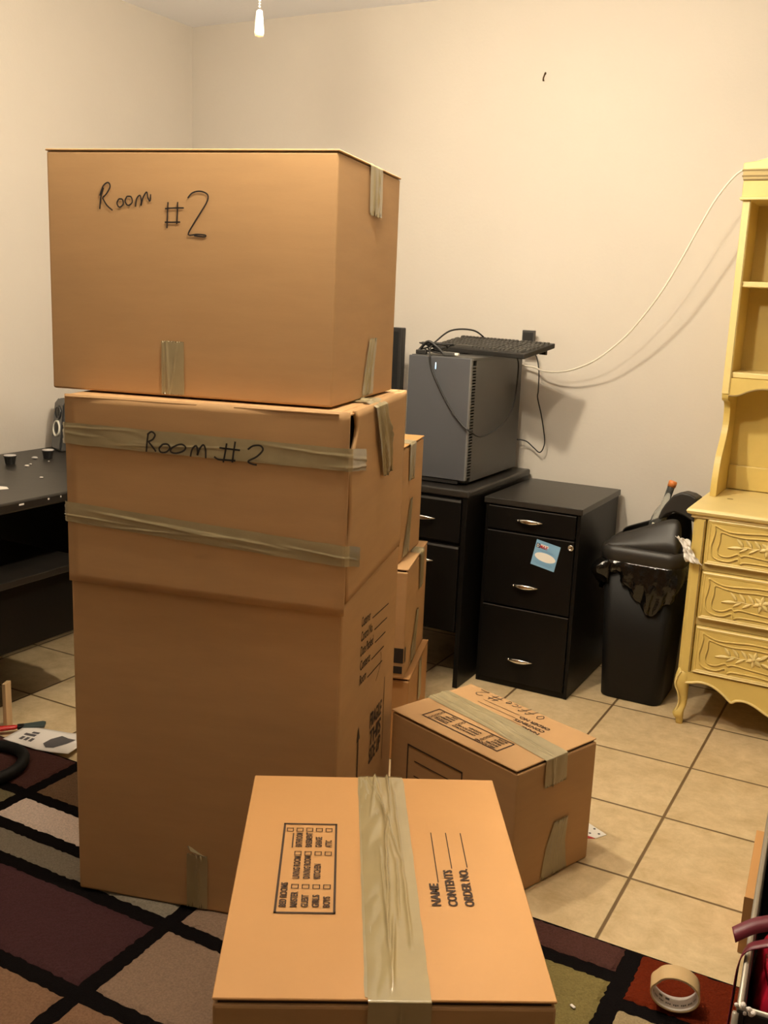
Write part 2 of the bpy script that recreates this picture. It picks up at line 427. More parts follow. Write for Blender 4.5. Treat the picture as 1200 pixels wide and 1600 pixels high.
# ------------------------------------------------------------------ rug
def rug():
    xs = (-3.0, -1.974, -1.281, -0.386, 0.6)
    mats = ['rug_base', 'rug_maroon', 'rug_brown', 'rug_olive', 'rug_cream', 'rug_grey', 'rug_plum', 'rug_taupe', 'rug_tan', 'rug_rust', 'rug_clay', 'rug_sand', 'rug_green']
    I = {m: k for k, m in enumerate(mats)}
    mb = MB().box((-2.38, -0.4, 0.001), (0.55, 1.936, 0.008))
    g = 0.019
    B = [(-2.36, -1.974, 1.73, 1.95, 'rug_maroon'), (-1.974, -1.281, 1.73, 1.95, 'rug_brown'), (-1.281, -0.386, 1.83, 1.95, 'rug_maroon'),
         (-2.36, -1.974, 1.594, 1.73, 'rug_olive'), (-1.974, -1.281, 1.594, 1.73, 'rug_cream'), (-2.36, -1.281, 1.484, 1.594, 'rug_grey'),
         (-1.281, -0.95, 1.49, 1.83, 'rug_taupe'), (-0.95, -0.386, 1.45, 1.83, 'rug_green'),
         (-2.36, -1.281, 1.228, 1.484, 'rug_plum'), (-1.281, -0.7, 1.234, 1.49, 'rug_taupe'),
         (-2.36, -1.281, 0.75, 1.228, 'rug_clay'), (-1.281, -0.7, 0.75, 1.234, 'rug_clay'), (-0.7, -0.386, 0.75, 1.45, 'rug_tan'),
         (-0.386, 0.53, 1.757, 1.95, 'rug_rust'), (-0.386, 0.53, 1.35, 1.757, 'rug_sand'), (-0.386, 0.53, 0.6, 1.35, 'rug_plum'),
         (-2.36, -1.281, -0.38, 0.75, 'rug_taupe'), (-1.281, -0.386, -0.38, 0.75, 'rug_maroon'), (-0.386, 0.53, -0.38, 0.6, 'rug_clay')]
    # the strip beside the plum field, cut by the tower's near corner
    B.append((-1.62, -1.281, 1.484 + 0.0, 1.594, 'rug_grey'))
    B = B[:-1]
    rnd = random.Random(3)
    for x0, x1, y0, y1, m in B:
        x0 += g; x1 -= g; y0 += g; y1 -= g
        st = 0.009 if y1 > 1.0 else 0.04
        nx = max(2, int((x1 - x0) / st)); ny = max(2, int((y1 - y0) / st))
        def fn(i, j):
            e = 0.0
            x = x0 + (x1 - x0) * i; y = y0 + (y1 - y0) * j
            jx = rnd.uniform(-.0025, .0025); jy = rnd.uniform(-.0025, .0025)
            edge = i < 1e-6 or i > 1 - 1e-6 or j < 1e-6 or j > 1 - 1e-6
            zz = 0.0085 if edge else 0.0125 + rnd.uniform(-.0008, .0008)
            return (x + jx, y + jy, zz)
        mb.grid(nx, ny, fn, I[m])
    o = mb.build('area_rug', mats, smooth=False)
    tag(o, 'area rug with coloured blocks divided by black lines, under the boxes', 'rug')
rug()

# ------------------------------------------------------------------ cardboard boxes
class Carton:
    def __init__(s, name, q, label, m='kraft', flaps=True, seam='v', slit=0.003, tight=False, flap_m=None, group='cardboard moving boxes'):
        x, y, a, w, d, z0, h = q
        s.w, s.d, s.h = w, d, h
        s.e = thing(name, (x, y, z0), a, label, 'box', group)
        top = (h - 0.0046 if tight else h - 0.0085) if flaps else h
        MB().box((0, 0, 0), (w, d, top)).build('body', m, s.e, bevel=0.004, bseg=2)
        if flaps:
            t = 0.004
            MB().box((0.006, 0.006, top - .001), (w - .006, d - .006, h - t - 0.0006)).build('inner_flap', 'gap_shade', s.e)  # near-black colour stands in for shade under the flaps
            for k in (0, 1):
                mb = MB()
                if seam == 'v':
                    mb.box((k * w / 2 + (0.001 if k else -0.001), slit, h - t), ((k + 1) * w / 2 - (0 if k else .001) + (.001 if k else 0), d + .002, h))
                else:
                    mb.box((-0.002, k * d / 2 + (0.001 if k else -.001), h - t), (w + .002, (k + 1) * d / 2 - (0 if k else .001) + (.001 if k else 0), h))
                mb.build('flap', flap_m or m, s.e, bevel=0.0012, bseg=1)
        s.front = Face((0, 0, 0), (1, 0, 0), (0, 0, 1))
        s.right = Face((w, 0, 0), (0, 1, 0), (0, 0, 1))
        s.left = Face((0, d, 0), (0, -1, 0), (0, 0, 1))
        s.top = Face((0, 0, h), (1, 0, 0), (0, 1, 0))

# ---- tall box at the bottom of the tower
TW = [-1.5325, 1.4826, 0.2756, 0.5921, 0.5423, 0.0135, 1.1161]
def tower():
    x, y, a, w, d, z0, h = TW
    e = thing('tall_cardboard_box', (x, y, z0), a, 'tall cardboard box with two tape bands round its sleeve, under the biggest box', 'box', 'cardboard moving boxes')
    zs = 0.722
    MB().box((0, 0, 0), (w, d, zs + .004)).build('body', 'kraft', e, bevel=0.006)
    # inner walls behind the sleeve panels, coloured dark as shade in the corner slits
    MB().box((0.008, 0.010, zs), (w - .012, d - .008, h - .014)).build('inner_wall', 'gap_shade', e)
    # sleeve panels, each a sheet of board standing proud of the body, the corners left open
    def panel(fn, L, z_lo0, z_lo1, z_hi, name, bow=0.004, m='kraft'):
        mb = MB(); nx, nz = 24, 24
        def outer(i, j):
            b = bow * sin(pi * i) * 0.5 + 0.0015 * noise.noise(Vector((i * 3, j * 3, L * 50)))
            zz = (z_lo0 + (z_lo1 - z_lo0) * i) * (1 - j) + z_hi * j
            return fn(i * L, zz, b)
        mb.grid(nx, nz, outer)
        return mb.build(name, m, e, smooth=True, solid=0.006)
    panel(lambda s_, z, b: (s_, -0.0030 - b, z), w + 0.004, zs + .002, zs - .012, h - .001, 'sleeve_panel')
    panel(lambda s_, z, b: (w - 0.001 + b * .6, (lambda g: g + s_ * (d - g) / (d - .016))(.022 + .036 * math.exp(-((z - 1.075) / .04) ** 2) + .006 * sin(z * 30)), z), d - 0.016, zs + .006, zs + .01, h - .004, 'sleeve_panel')
    panel(lambda s_, z, b: (-0.003 - b * .3, s_ + .012, z), d - .012, zs, zs, h - .004, 'sleeve_panel', bow=0.002)
    panel(lambda s_, z, b: (s_, d + .003, z), w, zs, zs, h - .004, 'sleeve_panel', bow=0.002)
    # top flaps
    for k in (0, 1):
        y0, y1 = (0.004 - 0.012, d / 2 - .002) if k == 0 else (d / 2 + .002, d - 0.002)
        MB().box((0.0, y0, h - .009), (w - 0.016, y1, h - .003)).build('flap', 'kraft', e, bevel=0.002, bseg=1)
    MB().grid(16, 2, lambda i, j: (w - .02 + .020 * j, 0.02 + (d - .04) * i, h - .006 + 0.0015 * noise.noise(Vector((i * 14, j, 2))) - .003 * j)).build('edge_flap', 'kraft', e, solid=0.003)
    F = Face((0, -0.0135, 0), (1, 0, 0), (0, 0, 1))
    R = Face((w + 0.0045, 0, 0), (0, 1, 0), (0, 0, 1))
    # tape bands, wrapped round the right corner
    def band(zl, zr, wl, v1, zr2, seed):
        pts = [(-0.009, 0.0, zl), (-0.001, -0.0078, zl), (w * .25, -0.0090, zl * .75 + zr * .25), (w * .5, -0.0096, (zl + zr) / 2), (w * .75, -0.0090, zl * .25 + zr * .75), (w + .003, -0.0078, zr), (w + 0.0085, 0.004, zr - .001), (w + 0.0075, v1, zr2)]
        nn = [(-.9, -.4, 0), (-.2, -1, 0), (0, -1, 0), (0, -1, 0), (0, -1, 0), (0.4, -.9, 0), (1, -.3, 0), (1, 0, 0)]
        tape('tape', e, pts, nn, (0, 0, 1), wl, seed=seed, wr=0.0018, nl=90, nw=14)
    band(1.036, 1.024, 0.044, 0.125, 1.006, 4)
    band(0.873, 0.833, 0.042, 0.10, 0.806, 9)
    # drooping tape over the top right edge
    tape('tape', e, [(w - .055, .235, h - .001), (w - .012, .24, h - .001), (w + .008, .25, h - .012), (w + .012, .28, h - .09), (w + .009, .33, h - .175)],
         [(0, 0, 1), (.3, 0, 1), (1, 0, .5), (1, 0, 0), (1, 0, 0)], (0, 1, 0), 0.115, seed=21, wr=0.009, nl=60, nw=26, jag=0.02, taper=0.25)
    # torn tape low on the front
    tape('tape', e, [(0.285, -0.0012, 0.002), (0.285, -0.0012, 0.135)], [(0, -1, 0)] * 2, (1, 0, 0), 0.048, seed=31, wr=0.0012, jag=0.012, m='tape_clear')
    MB().add([(0.262, -.003, .15), (0.27, -.012, .158), (0.305, -.008, .135), (0.308, -.003, .128), (0.275, -.014, .146)], [(0, 1, 4), (1, 2, 4), (2, 3, 4), (0, 4, 3)]).build('tape_scrap', 'tape', e)
    # writing on the upper band
    hw = MB(); s = 1 / 2.143
    def hp(pts): return [(0.185 + (px - 305) * 0.000632, 1.0485 - (py - 185) * 0.000590 + (px - 305) * 0.00004) for px, py in pts]
    HF = Face((0, -0.0135, 0), (1, 0, 0), (0, 0, 1))
    for pts in ([(307, 186), (303, 215), (300, 248)], [(304, 190), (318, 180), (330, 190), (322, 206), (306, 214)], [(308, 214), (322, 232), (333, 247)],
                [(356, 222), (344, 236), (350, 249), (368, 248), (380, 234), (372, 222), (356, 222)], [(405, 224), (386, 235), (383, 247), (400, 252), (424, 245), (433, 232), (421, 222), (405, 224)],
                [(449, 263), (455, 238), (468, 226), (473, 244), (472, 258), (480, 236), (492, 223), (499, 238), (500, 268)],
                [(545, 232), (580, 236), (613, 240)], [(528, 262), (542, 271), (570, 273), (598, 275)], [(569, 217), (564, 250), (558, 281)], [(597, 211), (592, 245), (588, 281)],
                [(638, 237), (655, 225), (678, 224), (687, 238), (668, 260), (640, 276), (652, 285), (668, 288)]):
        stroke(hw, HF, hp(pts), 0.0036)
    tag(hw.build('handwriting', 'marker_ink', e), 'Room #2 in black marker')
    # print on the right side
    pr = MB(); R2 = Face((w, 0, 0), (0, 1, 0), (0, 0, 1)); an = -0.09
    for k, (s_, ln, l0) in enumerate((('Customer', .085, .10), ('Control No.', .11, .125), ('Date Packed', .12, .135), ('Contents', .095, .105), ('Room', .06, .07))):
        zz = 0.632 - k * 0.0335
        text(pr, R2, s_, 0.165, zz, 0.022, ln, an, bold=0.02)
        stroke(pr, R2, [(0.165 + l0 + .003, zz - (l0) * .09 - .002), (0.44 - k * .012, zz - (.275 - k * .012) * .09 - .002)], 0.0032)
    stroke(pr, R2, [(0.372, .505), (0.378, .487), (0.362, .465), (0.33, .447)], 0.003)
    pr.build('printed_form', 'print_ink', e); pr = MB()
    pr.add([R2.P(.168, .30, .0012), R2.P(.178, .30, .0012), R2.P(.178, .365, .0012), R2.P(.168, .365, .0012), R2.P(.158, .365, .0012), R2.P(.188, .365, .0012), R2.P(.173, .398, .0012)],
           [(0, 1, 2, 3), (4, 5, 6)])
    fill_rect(pr, R2, .168, .12, .178, .30)
    pr.build('printed_arrow', 'print_ink', e); pr = MB()
    for k, s_ in enumerate(('FRAGILE', 'THIS', 'SIDE UP')):
        text(pr, R2, s_, 0.285, 0.345 - k * .045, 0.036, 0.12, an, bold=0.03)
    stroke(pr, R2, [(.43, .42), (.432, .20)], 0.004)
    pr.build('printed_warning', 'print_ink', e)
    return e
tower()

# ---- biggest box, on the tower
def top_box():
    q = [-1.6155, 1.5277, 0.2229, 0.6167, 0.4398, 1.1310, 0.477]
    B = Carton('large_cardboard_box', q, 'largest cardboard box, marked Room #2 straight on its bare side, topmost of the tower', seam='u', tight=True)
    e, w, d, h = B.e, B.w, B.d, B.h
    hw = MB()
    def hp(pts): return [(0.119 + (px - 212) * 0.000668, 0.363 - (py - 228) * 0.000625 - (px - 212) * 0.00002) for px, py in pts]
    for pts in ([(226, 163), (216, 195), (212, 229)], [(213, 188), (225, 158), (241, 147), (248, 158), (238, 178), (222, 194)], [(222, 194), (236, 216), (255, 231)],
                [(276, 195), (270, 209), (278, 220), (290, 211), (288, 196), (276, 195)], [(303, 186), (297, 201), (306, 213), (320, 204), (317, 187), (303, 186)],
                [(331, 216), (335, 192), (346, 181), (350, 198), (349, 212), (356, 188), (368, 170), (372, 188), (379, 196), (381, 176)],
                [(437, 197), (435, 235), (433, 276)], [(468, 195), (467, 228), (465, 262)], [(427, 217), (456, 214), (488, 212)], [(426, 258), (450, 257), (476, 255)],
                [(500, 182), (515, 166), (540, 160), (562, 168), (563, 186), (545, 217), (520, 256), (502, 291), (530, 289), (556, 290), (553, 295), (520, 293)]):
        if pts[0][0] == 437: tag(hw.build('handwriting', 'marker_ink', e), 'Room in thin black marker'); hw = MB()
        stroke(hw, B.front, hp(pts), 0.0028)
    tag(hw.build('handwriting', 'marker_ink', e), '#2 in thin black marker')
    tape('tape', e, [(0.278, -.0008, .002), (0.278, -.0008, .112)], [(0, -1, 0)] * 2, (1, 0, 0), 0.05, seed=41, wr=.0016)
    tape('tape', e, [(w - .25, .235, h + .0005), (w - .002, .238, h + .0005), (w + .003, .24, h - .004), (w + .002, .248, h - .105)], [(0, 0, 1), (.2, 0, 1), (1, 0, .3), (1, 0, 0)], (0, 1, 0), 0.09, seed=43, wr=.003, jag=.013)
    tape('tape', e, [(w + .001, .235, .004), (w + .001, .245, .06), (w + .003, .262, .128)], [(1, 0, 0)] * 3, (0, 1, 0), 0.082, seed=45, wr=.003, jag=.012, taper=.35)
top_box()

# ---- room-list print shared by the two boxes with the printed top
def room_print(B, u0, u1, v0, v1, name_u, vn, line_v, cap, e):
    """reads along +v with its top towards -u"""
    T = Face((0, 0, B.h), (0, 1, 0), (-1, 0, 0))       # a = v, b = -u
    pr = MB()
    rect_line(pr, T, v0, -u1, v1, -u0, 0.0036)
    Wd = v1 - v0; Ht = u1 - u0; row = Ht / 5.35
    def U(k): return -(u0 + row * (k + 0.92))
    hh = row * 0.62
    cb = row * 0.62
    def chk(a, k): rect_line(pr, T, a, U(k), a + cb * 1.0, U(k) + cb, 0.0015)
    V = lambda f: v0 + Wd * f
    text(pr, T, 'BED ROOMS', V(.055), U(0), hh, Wd * .25, bold=.035)
    for k, s_ in enumerate(('MASTER', 'GUEST', 'GIRLS', 'BOYS')):
        text(pr, T, s_, V(.055), U(k + 1), hh, Wd * (.155, .125, .125, .11)[k], bold=.035); chk(V(.245), k + 1)
    for k, s_ in enumerate(('LIVING ROOM', 'DINING ROOM', 'KITCHEN')):
        text(pr, T, s_, V(.35), U(k + 1), hh, Wd * (.25, .255, .165)[k], bold=.035)
    for k in range(4): chk(V(.615), k + 1)
    stroke(pr, T, [(V(.70), U(0) - .001), (V(.88), U(0) - .001)], 0.0022)
    for k, s_ in enumerate(('BATHROOM', 'BASEMENT', 'GARAGE', 'ATTIC')):
        text(pr, T, s_, V(.71), U(k + 1), hh, Wd * (.175, .18, .125, .085)[k], bold=.035)
    for k in range(5): chk(V(.905), k)
    pr.build('printed_room_list', 'print_ink', e)
    p2 = MB()
    for k, (s_, ln) in enumerate((('NAME', .058), ('CONTENTS', .096), ('ORDER NO.', .10))):
        text(p2, T, s_, vn, -name_u[k], cap, ln, bold=.035)
        stroke(p2, T, [(vn + ln + .004, -name_u[k] - .001), (line_v, -name_u[k] - .001)], 0.0016)
    p2.build('printed_name_lines', 'print_ink', e)

def fg_box():
    q = [-0.6979, 0.8951, 0.5334, 0.4446, 0.6085, 0.0135, 0.4485]
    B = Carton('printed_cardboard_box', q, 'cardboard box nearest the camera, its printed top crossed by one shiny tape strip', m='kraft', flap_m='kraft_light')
    e, w, d, h = B.e, B.w, B.d, B.h
    room_print(B, .066, .153, .185, .436, (.312, .337, .362), .207, .415, .0135, e)
    c = .237
    tape('tape', e, [(c - .004, d + .004, h - .03), (c - .004, d + .003, h + .0006), (c - .002, d - .02, h + .0006), (c + .003, .01, h + .0006), (c + .003, -.004, h + .0006), (c + .003, -.004, h - .06)],
         [(0, 1, 0), (0, .5, 1), (0, 0, 1), (0, 0, 1), (0, -.5, 1), (0, -1, 0)], (1, 0, 0), .082, seed=51, wr=.0060, m='tape_clear', nl=140, nw=34, jag=.004)
    tape('tape', e, [(c - .028, d + .003, h + .0004), (c - .024, .0, h + .0004)], [(0, 0, 1)] * 2, (1, 0, 0), .036, seed=52, wr=.0006, m='tape', nl=60, nw=10)
fg_box()

def office_box():
    q = [-0.692, 1.983, 1.215, 0.2875, 0.425, 0.001, 0.318]
    B = Carton('small_cardboard_box', q, 'small cardboard box marked Office #2 on its taped top, before the filing cabinet', m='kraft', flap_m='kraft')
    e, w, d, h = B.e, B.w, B.d, B.h
    room_print(B, .036, .096, .098, .352, (.192, .213, .234), .10, .33, .0115, e)
    hw = MB(); T = Face((0, 0, h), (0, 1, 0), (-1, 0, 0))
    # Office #2, reading along +v
    def st(pts, a, b, s=.027): stroke(hw, T, [(a + x * s, -b + y * s) for x, y in pts], .0022)
    b = .281
    st([(.4, 0), (.1, .4), (.4, .9), (.75, .5), (.4, 0)], .152, b)
    st([(.1, -.3), (.3, .5), (.6, 1.0), (.75, .8)], .185, b); st([(.05, .4), (.7, .5)], .185, b)
    st([(.1, -.3), (.3, .5), (.6, 1.0), (.75, .8)], .208, b); st([(.05, .4), (.7, .5)], .208, b)
    st([(.2, 0), (.25, .5)], .232, b)
    st([(.6, .55), (.25, .5), (.15, .15), (.5, 0), (.7, .1)], .242, b)
    st([(.15, .3), (.6, .35), (.4, .6), (.15, .3), (.3, 0), (.65, .05)], .264, b)
    for p in ([(.2, -.1), (.4, 1.0)], [(.65, -.1), (.85, 1.0)], [(0, .25), (1.05, .3)], [(.05, .65), (1.1, .7)]): st(p, .297, b, .034)
    st([(.05, .8), (.4, 1.05), (.75, .8), (.5, .4), (.1, 0), (.5, .05), (1.0, 0)], .348, b, .034)
    tag(hw.build('handwriting', 'marker_ink', e), 'Office #2 in thin marker')
    c = .143
    tape('tape', e, [(c + .02, d + .004, h - .05), (c + .02, d + .003, h + .0006), (c + .01, d * .5, h + .0006), (c - .012, .004, h + .0006), (c - .012, -.004, h), (c - .010, -.0035, h - .075)],
         [(0, 1, 0), (0, .5, 1), (0, 0, 1), (0, 0, 1), (0, -1, .5), (0, -1, 0)], (1, 0, 0), .078, seed=61, wr=.0035, nl=110, nw=26, jag=.010)
    tape('tape', e, [(.155, -.001, .002), (.155, -.001, .085), (.17, -.002, .15)], [(0, -1, 0)] * 3, (1, 0, 0), .098, seed=63, wr=.0018, nl=40, nw=20, jag=.012, taper=.5)
    fr = MB()
    Lf = B.left
    rect_line(fr, Lf, .065, .06, .255, .246, .004)
    for k in range(3): stroke(fr, Lf, [(.09, .21 - k * .04), (.23, .21 - k * .04)], .003)
    text(fr, Lf, 'FRAGILE', .078, .085, .03, .07, bold=.035)
    fr.build('printed_frame', 'print_ink', e)
office_box()

# ---- the stack behind the tower
def back_stack():
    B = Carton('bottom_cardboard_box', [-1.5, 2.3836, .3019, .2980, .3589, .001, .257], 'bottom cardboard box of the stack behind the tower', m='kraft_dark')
    tape('tape', B.e, [(B.w + .001, .20, B.h - .003), (B.w + .002, .20, .12)], [(1, 0, 0)] * 2, (0, 1, 0), .05, seed=71, wr=.003)
    B = Carton('middle_cardboard_box', [-1.5159, 2.3706, .3019, .30, .3589, .2595, .329], 'middle cardboard box of the stack behind the tower, two black bars on its corner', m='kraft')
    e, w, d, h = B.e, B.w, B.d, B.h
    tape('tape', e, [(w - .03, .235, h + .0005), (w + .001, .235, h + .0005), (w + .004, .235, h - .004), (w + .002, .25, h - .12)], [(0, 0, 1), (.3, 0, 1), (1, 0, .3), (1, 0, 0)], (0, 1, 0), .075, seed=73, wr=.004, jag=.012)
    tape('tape', e, [(w + .001, .15, .004), (w + .001, .165, .06), (w + .002, .21, .155)], [(1, 0, 0)] * 3, (0, 1, 0), .11, seed=75, wr=.002, jag=.016, taper=.7)
    pr = MB(); fill_rect(pr, B.front, w - .052, .048, w - .002, .093); fill_rect(pr, B.front, w - .052, .016, w - .004, .038)
    fill_rect(pr, B.right, .003, .048, .02, .095)
    pr.build('printed_bars', 'marker_ink', e)
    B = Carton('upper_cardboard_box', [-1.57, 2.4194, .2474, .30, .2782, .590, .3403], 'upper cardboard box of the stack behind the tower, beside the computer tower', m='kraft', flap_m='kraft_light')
    e, w, d, h = B.e, B.w, B.d, B.h
    tape('tape', e, [(w - .2, .115, h + .0005), (w + .001, .115, h + .0005), (w + .004, .115, h - .004), (w + .002, .12, h - .115)], [(0, 0, 1), (.3, 0, 1), (1, 0, .3), (1, 0, 0)], (0, 1, 0), .09, seed=77, wr=.005, jag=.014, taper=.2)
    tape('tape', e, [(w + .001, .085, .004), (w + .001, .10, .06), (w + .002, .135, .175)], [(1, 0, 0)] * 3, (0, 1, 0), .09, seed=79, wr=.002, jag=.016, taper=.7)
back_stack()

# ------------------------------------------------------------------ handles
def pull(parent, x, y, z, L=.10, name='handle'):
    mb = MB(); n = 15; seg = 10; rings = []
    for k in range(n):
        t = -1 + 2 * k / (n - 1); r = max(.0006, .0085 * (1 - abs(t) ** 2.2))
        rings.append([(x + t * L / 2, y - .020 + .012 * t * t + .55 * r * cos(2*pi*q/seg), z + r * sin(2*pi*q/seg)) for q in range(seg)])
    mb.loft(rings)
    for sx in (-1, 1): mb.tube([(x + sx * L * .36, y, z), (x + sx * L * .36, y - .017, z)], .0035, 8)
    return mb.build(name, 'chrome', parent, smooth=True)

# ------------------------------------------------------------------ filing cabinet
def filing_cabinet():
    x0, x1, y0, y1, H = -1.307, -.957, 3.19, 3.645, .678
    e = thing('filing_cabinet', ((x0 + x1) / 2, (y0 + y1) / 2, 0), 0, 'black three-drawer filing cabinet with a blue card stuck on its front', 'filing cabinet')
    ox, oy = (x0 + x1) / 2, (y0 + y1) / 2
    w2 = (x1 - x0) / 2; d2 = (y1 - y0) / 2
    b = MB().box((-w2 + .004, -d2 + .012, .001), (w2 - .004, d2, H - .022)); b.build('body', 'black_laminate', e, bevel=.002)
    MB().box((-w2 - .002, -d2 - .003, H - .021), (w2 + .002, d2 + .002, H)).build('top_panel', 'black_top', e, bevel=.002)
    MB().box((-w2 + .004, -d2 + .004, .001), (-w2 + .016, -d2 + .014, H - .022)).box((w2 - .016, -d2 + .004, .001), (w2 - .004, -d2 + .014, H - .022)).box((-w2 + .016, -d2 + .006, .001), (w2 - .016, -d2 + .014, .022)).build('frame', 'black_laminate', e, bevel=.001)
    for z0, z1, hz in ((.571, .652, .613), (.302, .565, .383), (.025, .296, .112)):
        dr = MB().box((-w2 + .018, -d2 - .004, z0), (w2 - .018, -d2 + .014, z1)).build('drawer', 'black_laminate', e, bevel=.002)
        MB().box((-w2 + .018, -d2 - .0046, z1 - .003), (w2 - .018, -d2 - .0035, z1 - .0008)).build('edge_strip', 'seam_grey', dr)
        pull(dr, -1.138 - ox, -d2 - .004, hz)
    MB().lathe([(.003, 0), (.0105, .001), (.0105, .006), (.006, .008), (.006, .006), (.002, .006)], lambda a, b_, c: (-.985 - ox + a, -d2 - .004 - c, .543 + b_), 18).build('lock', 'chrome', e, smooth=True)
    # the card, taped to the middle drawer, tilted
    c = thing('blue_card', (-1.0715, y0 - .0055, .503), 0, 'light blue card with a white oval, stuck aslant on the filing cabinet', 'card')
    t = radians(-11)
    F = Face((0, 0, 0), (cos(t), 0, sin(t)), (-sin(t), 0, cos(t)))
    mb = MB()
    a, bb = .0435, .0455
    mb.add([F.P(-a, -bb, 0), F.P(a, -bb, 0), F.P(a, bb, 0), F.P(-a, bb, 0), F.P(-a, -bb, .0006), F.P(a, -bb, .0006), F.P(a, bb, .0006), F.P(-a, bb, .0006)],
           [(0, 3, 2, 1), (4, 5, 6, 7), (0, 1, 5, 4), (1, 2, 6, 5), (2, 3, 7, 6), (3, 0, 4, 7)])
    mb.build('card_sheet', 'card_blue', c)
    ov = MB(); n = 28
    ov.add([F.P(.001 + .038 * cos(2*pi*k/n), -.008 + .0155 * sin(2*pi*k/n), .0010) for k in range(n)], [tuple(range(n))]); ov.build('oval', 'card_white', c)
    lg = MB()
    fill_rect(lg, F, -.040, .019, -.027, .034, .0010, 0)
    text(lg, F, 'D', -.0375, .0215, .010, .008, h=.0014, mi=1, bold=.03)
    fill_rect(lg, F, -.026, .026, .004, .034, .0010, 1)
    text(lg, F, 'MAX', -.027, .020, .012, .030, h=.0016, mi=2, bold=.03, shear=.2)
    lg.build('logo', ['ink_navy', 'card_white', 'ink_red'], c)
    tx = MB()
    for k in range(4): stroke(tx, F, [(-.034, .013 - k * 0 - .0), (-.034, .013)], .001)
    for v, l in ((.0135, .024), (.0105, .03), (-.028, .03), (-.032, .034), (-.036, .026)): stroke(tx, F, [(-l, v), (l, v)], .0012, .0010)
    tx.build('small_print', 'card_text', c)
filing_cabinet()

# ------------------------------------------------------------------ black desk with pedestal, under the computer
def computer_desk():
    x0, x1, y0, y1, H = -2.24, -1.322, 3.072, 3.655, .712
    e = thing('computer_desk', ((x0 + x1) / 2, (y0 + y1) / 2, 0), 0, 'black desk with pedestal drawers beside the filing cabinet, carrying the computer', 'desk')
    ox, oy = (x0 + x1) / 2, (y0 + y1) / 2
    def bx(mb, a, b): return mb.box((a[0] - ox, a[1] - oy, a[2]), (b[0] - ox, b[1] - oy, b[2]))
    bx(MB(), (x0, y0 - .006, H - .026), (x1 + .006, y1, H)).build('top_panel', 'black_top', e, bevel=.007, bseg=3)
    bx(MB(), (x1 - .018, y0, .001), (x1, y1, H - .026)).build('side_panel', 'black_laminate', e, bevel=.001)
    bx(MB(), (x0, y0, .001), (x0 + .018, y1, H - .026)).build('side_panel', 'black_laminate', e, bevel=.001)
    bx(MB(), (x0 + .018, y1 - .02, .2), (x1 - .018, y1 - .006, H - .026)).build('back_panel', 'black_laminate', e)
    px = -1.735
    bx(MB(), (px, y0 + .012, .20), (x1 - .018, y1 - .03, H - .026)).build('pedestal', 'black_laminate', e)
    for z0, z1, hz in ((.527, .678, .603), (.207, .515, .453)):
        dr = bx(MB(), (px + .006, y0 - .004, z0), (x1 - .022, y0 + .014, z1)).build('drawer', 'black_laminate', e, bevel=.003)
        bx(MB(), (px + .006, y0 - .006, z1 - .010), (x1 - .022, y0 - .003, z1 - .003)).build('edge_strip', 'seam_grey', dr)
        pull(dr, -1.492 - ox, y0 - .004 - oy, hz, .115)
computer_desk()

# ------------------------------------------------------------------ computer tower
def computer():
    x0, x1, y0, y1, z0, z1 = -1.598, -1.362, 3.128, 3.61, .712, 1.152
    e = thing('computer_tower', ((x0 + x1) / 2, (y0 + y1) / 2, z0), 0, 'dark grey computer tower with a lit blue mark, under the keyboard', 'computer')
    ox, oy = (x0 + x1) / 2, (y0 + y1) / 2
    w2 = (x1 - x0) / 2; d2 = (y1 - y0) / 2; h = z1 - z0
    MB().box((-w2 + .004, -d2 + .048, .010), (w2 - .001, d2, h - .004)).build('side_panel', 'case_side', e, bevel=.002)
    MB().box((-w2, -d2 + .02, h - .010), (w2, d2, h)).build('top_panel', 'case_side', e, bevel=.002)
    MB().box((-w2, -d2, .020), (w2, -d2 + .012, h - .002)).build('front_panel', 'case_front', e, bevel=.002)
    MB().box((w2 - .004, -d2 - .0005, .022), (w2 + .001, -d2 + .012, h - .004)).build('edge_trim', 'case_edge', e)
    MB().box((-w2 + .004, -d2 + .012, .012), (w2 - .012, -d2 + .050, h - .006)).build('front_frame', 'plastic_black', e)
    vs = MB(); n = 38
    for k in range(n):
        z = .028 + (h - .05) * k / n
        vs.box((w2 - .013, -d2 + .012, z), (w2 - .001, -d2 + .049, z + .0050))
    vs.build('vent_fins', 'case_side', e)
    MB().box((-w2 + .01, -d2 + .005, .006), (w2 - .03, -d2 + .012, .018)).build('base_strip', 'plastic_black', e)
    MB().box((-.0155, -d2 - .0006, h - .044), (-.0128, -d2 + .001, h - .022)).build('power_light', 'led_blue', e)
    for sx in (-1, 1):
        for sy in (-1, 1):
            MB().lathe([(.002, 0), (.016, 0), (.018, .012), (.002, .012)], lambda a, b, c: (sx * (w2 - .03) + a, sy * (d2 - .06) + b, c), 16).build('foot', 'plastic_black', e, smooth=True)
computer()

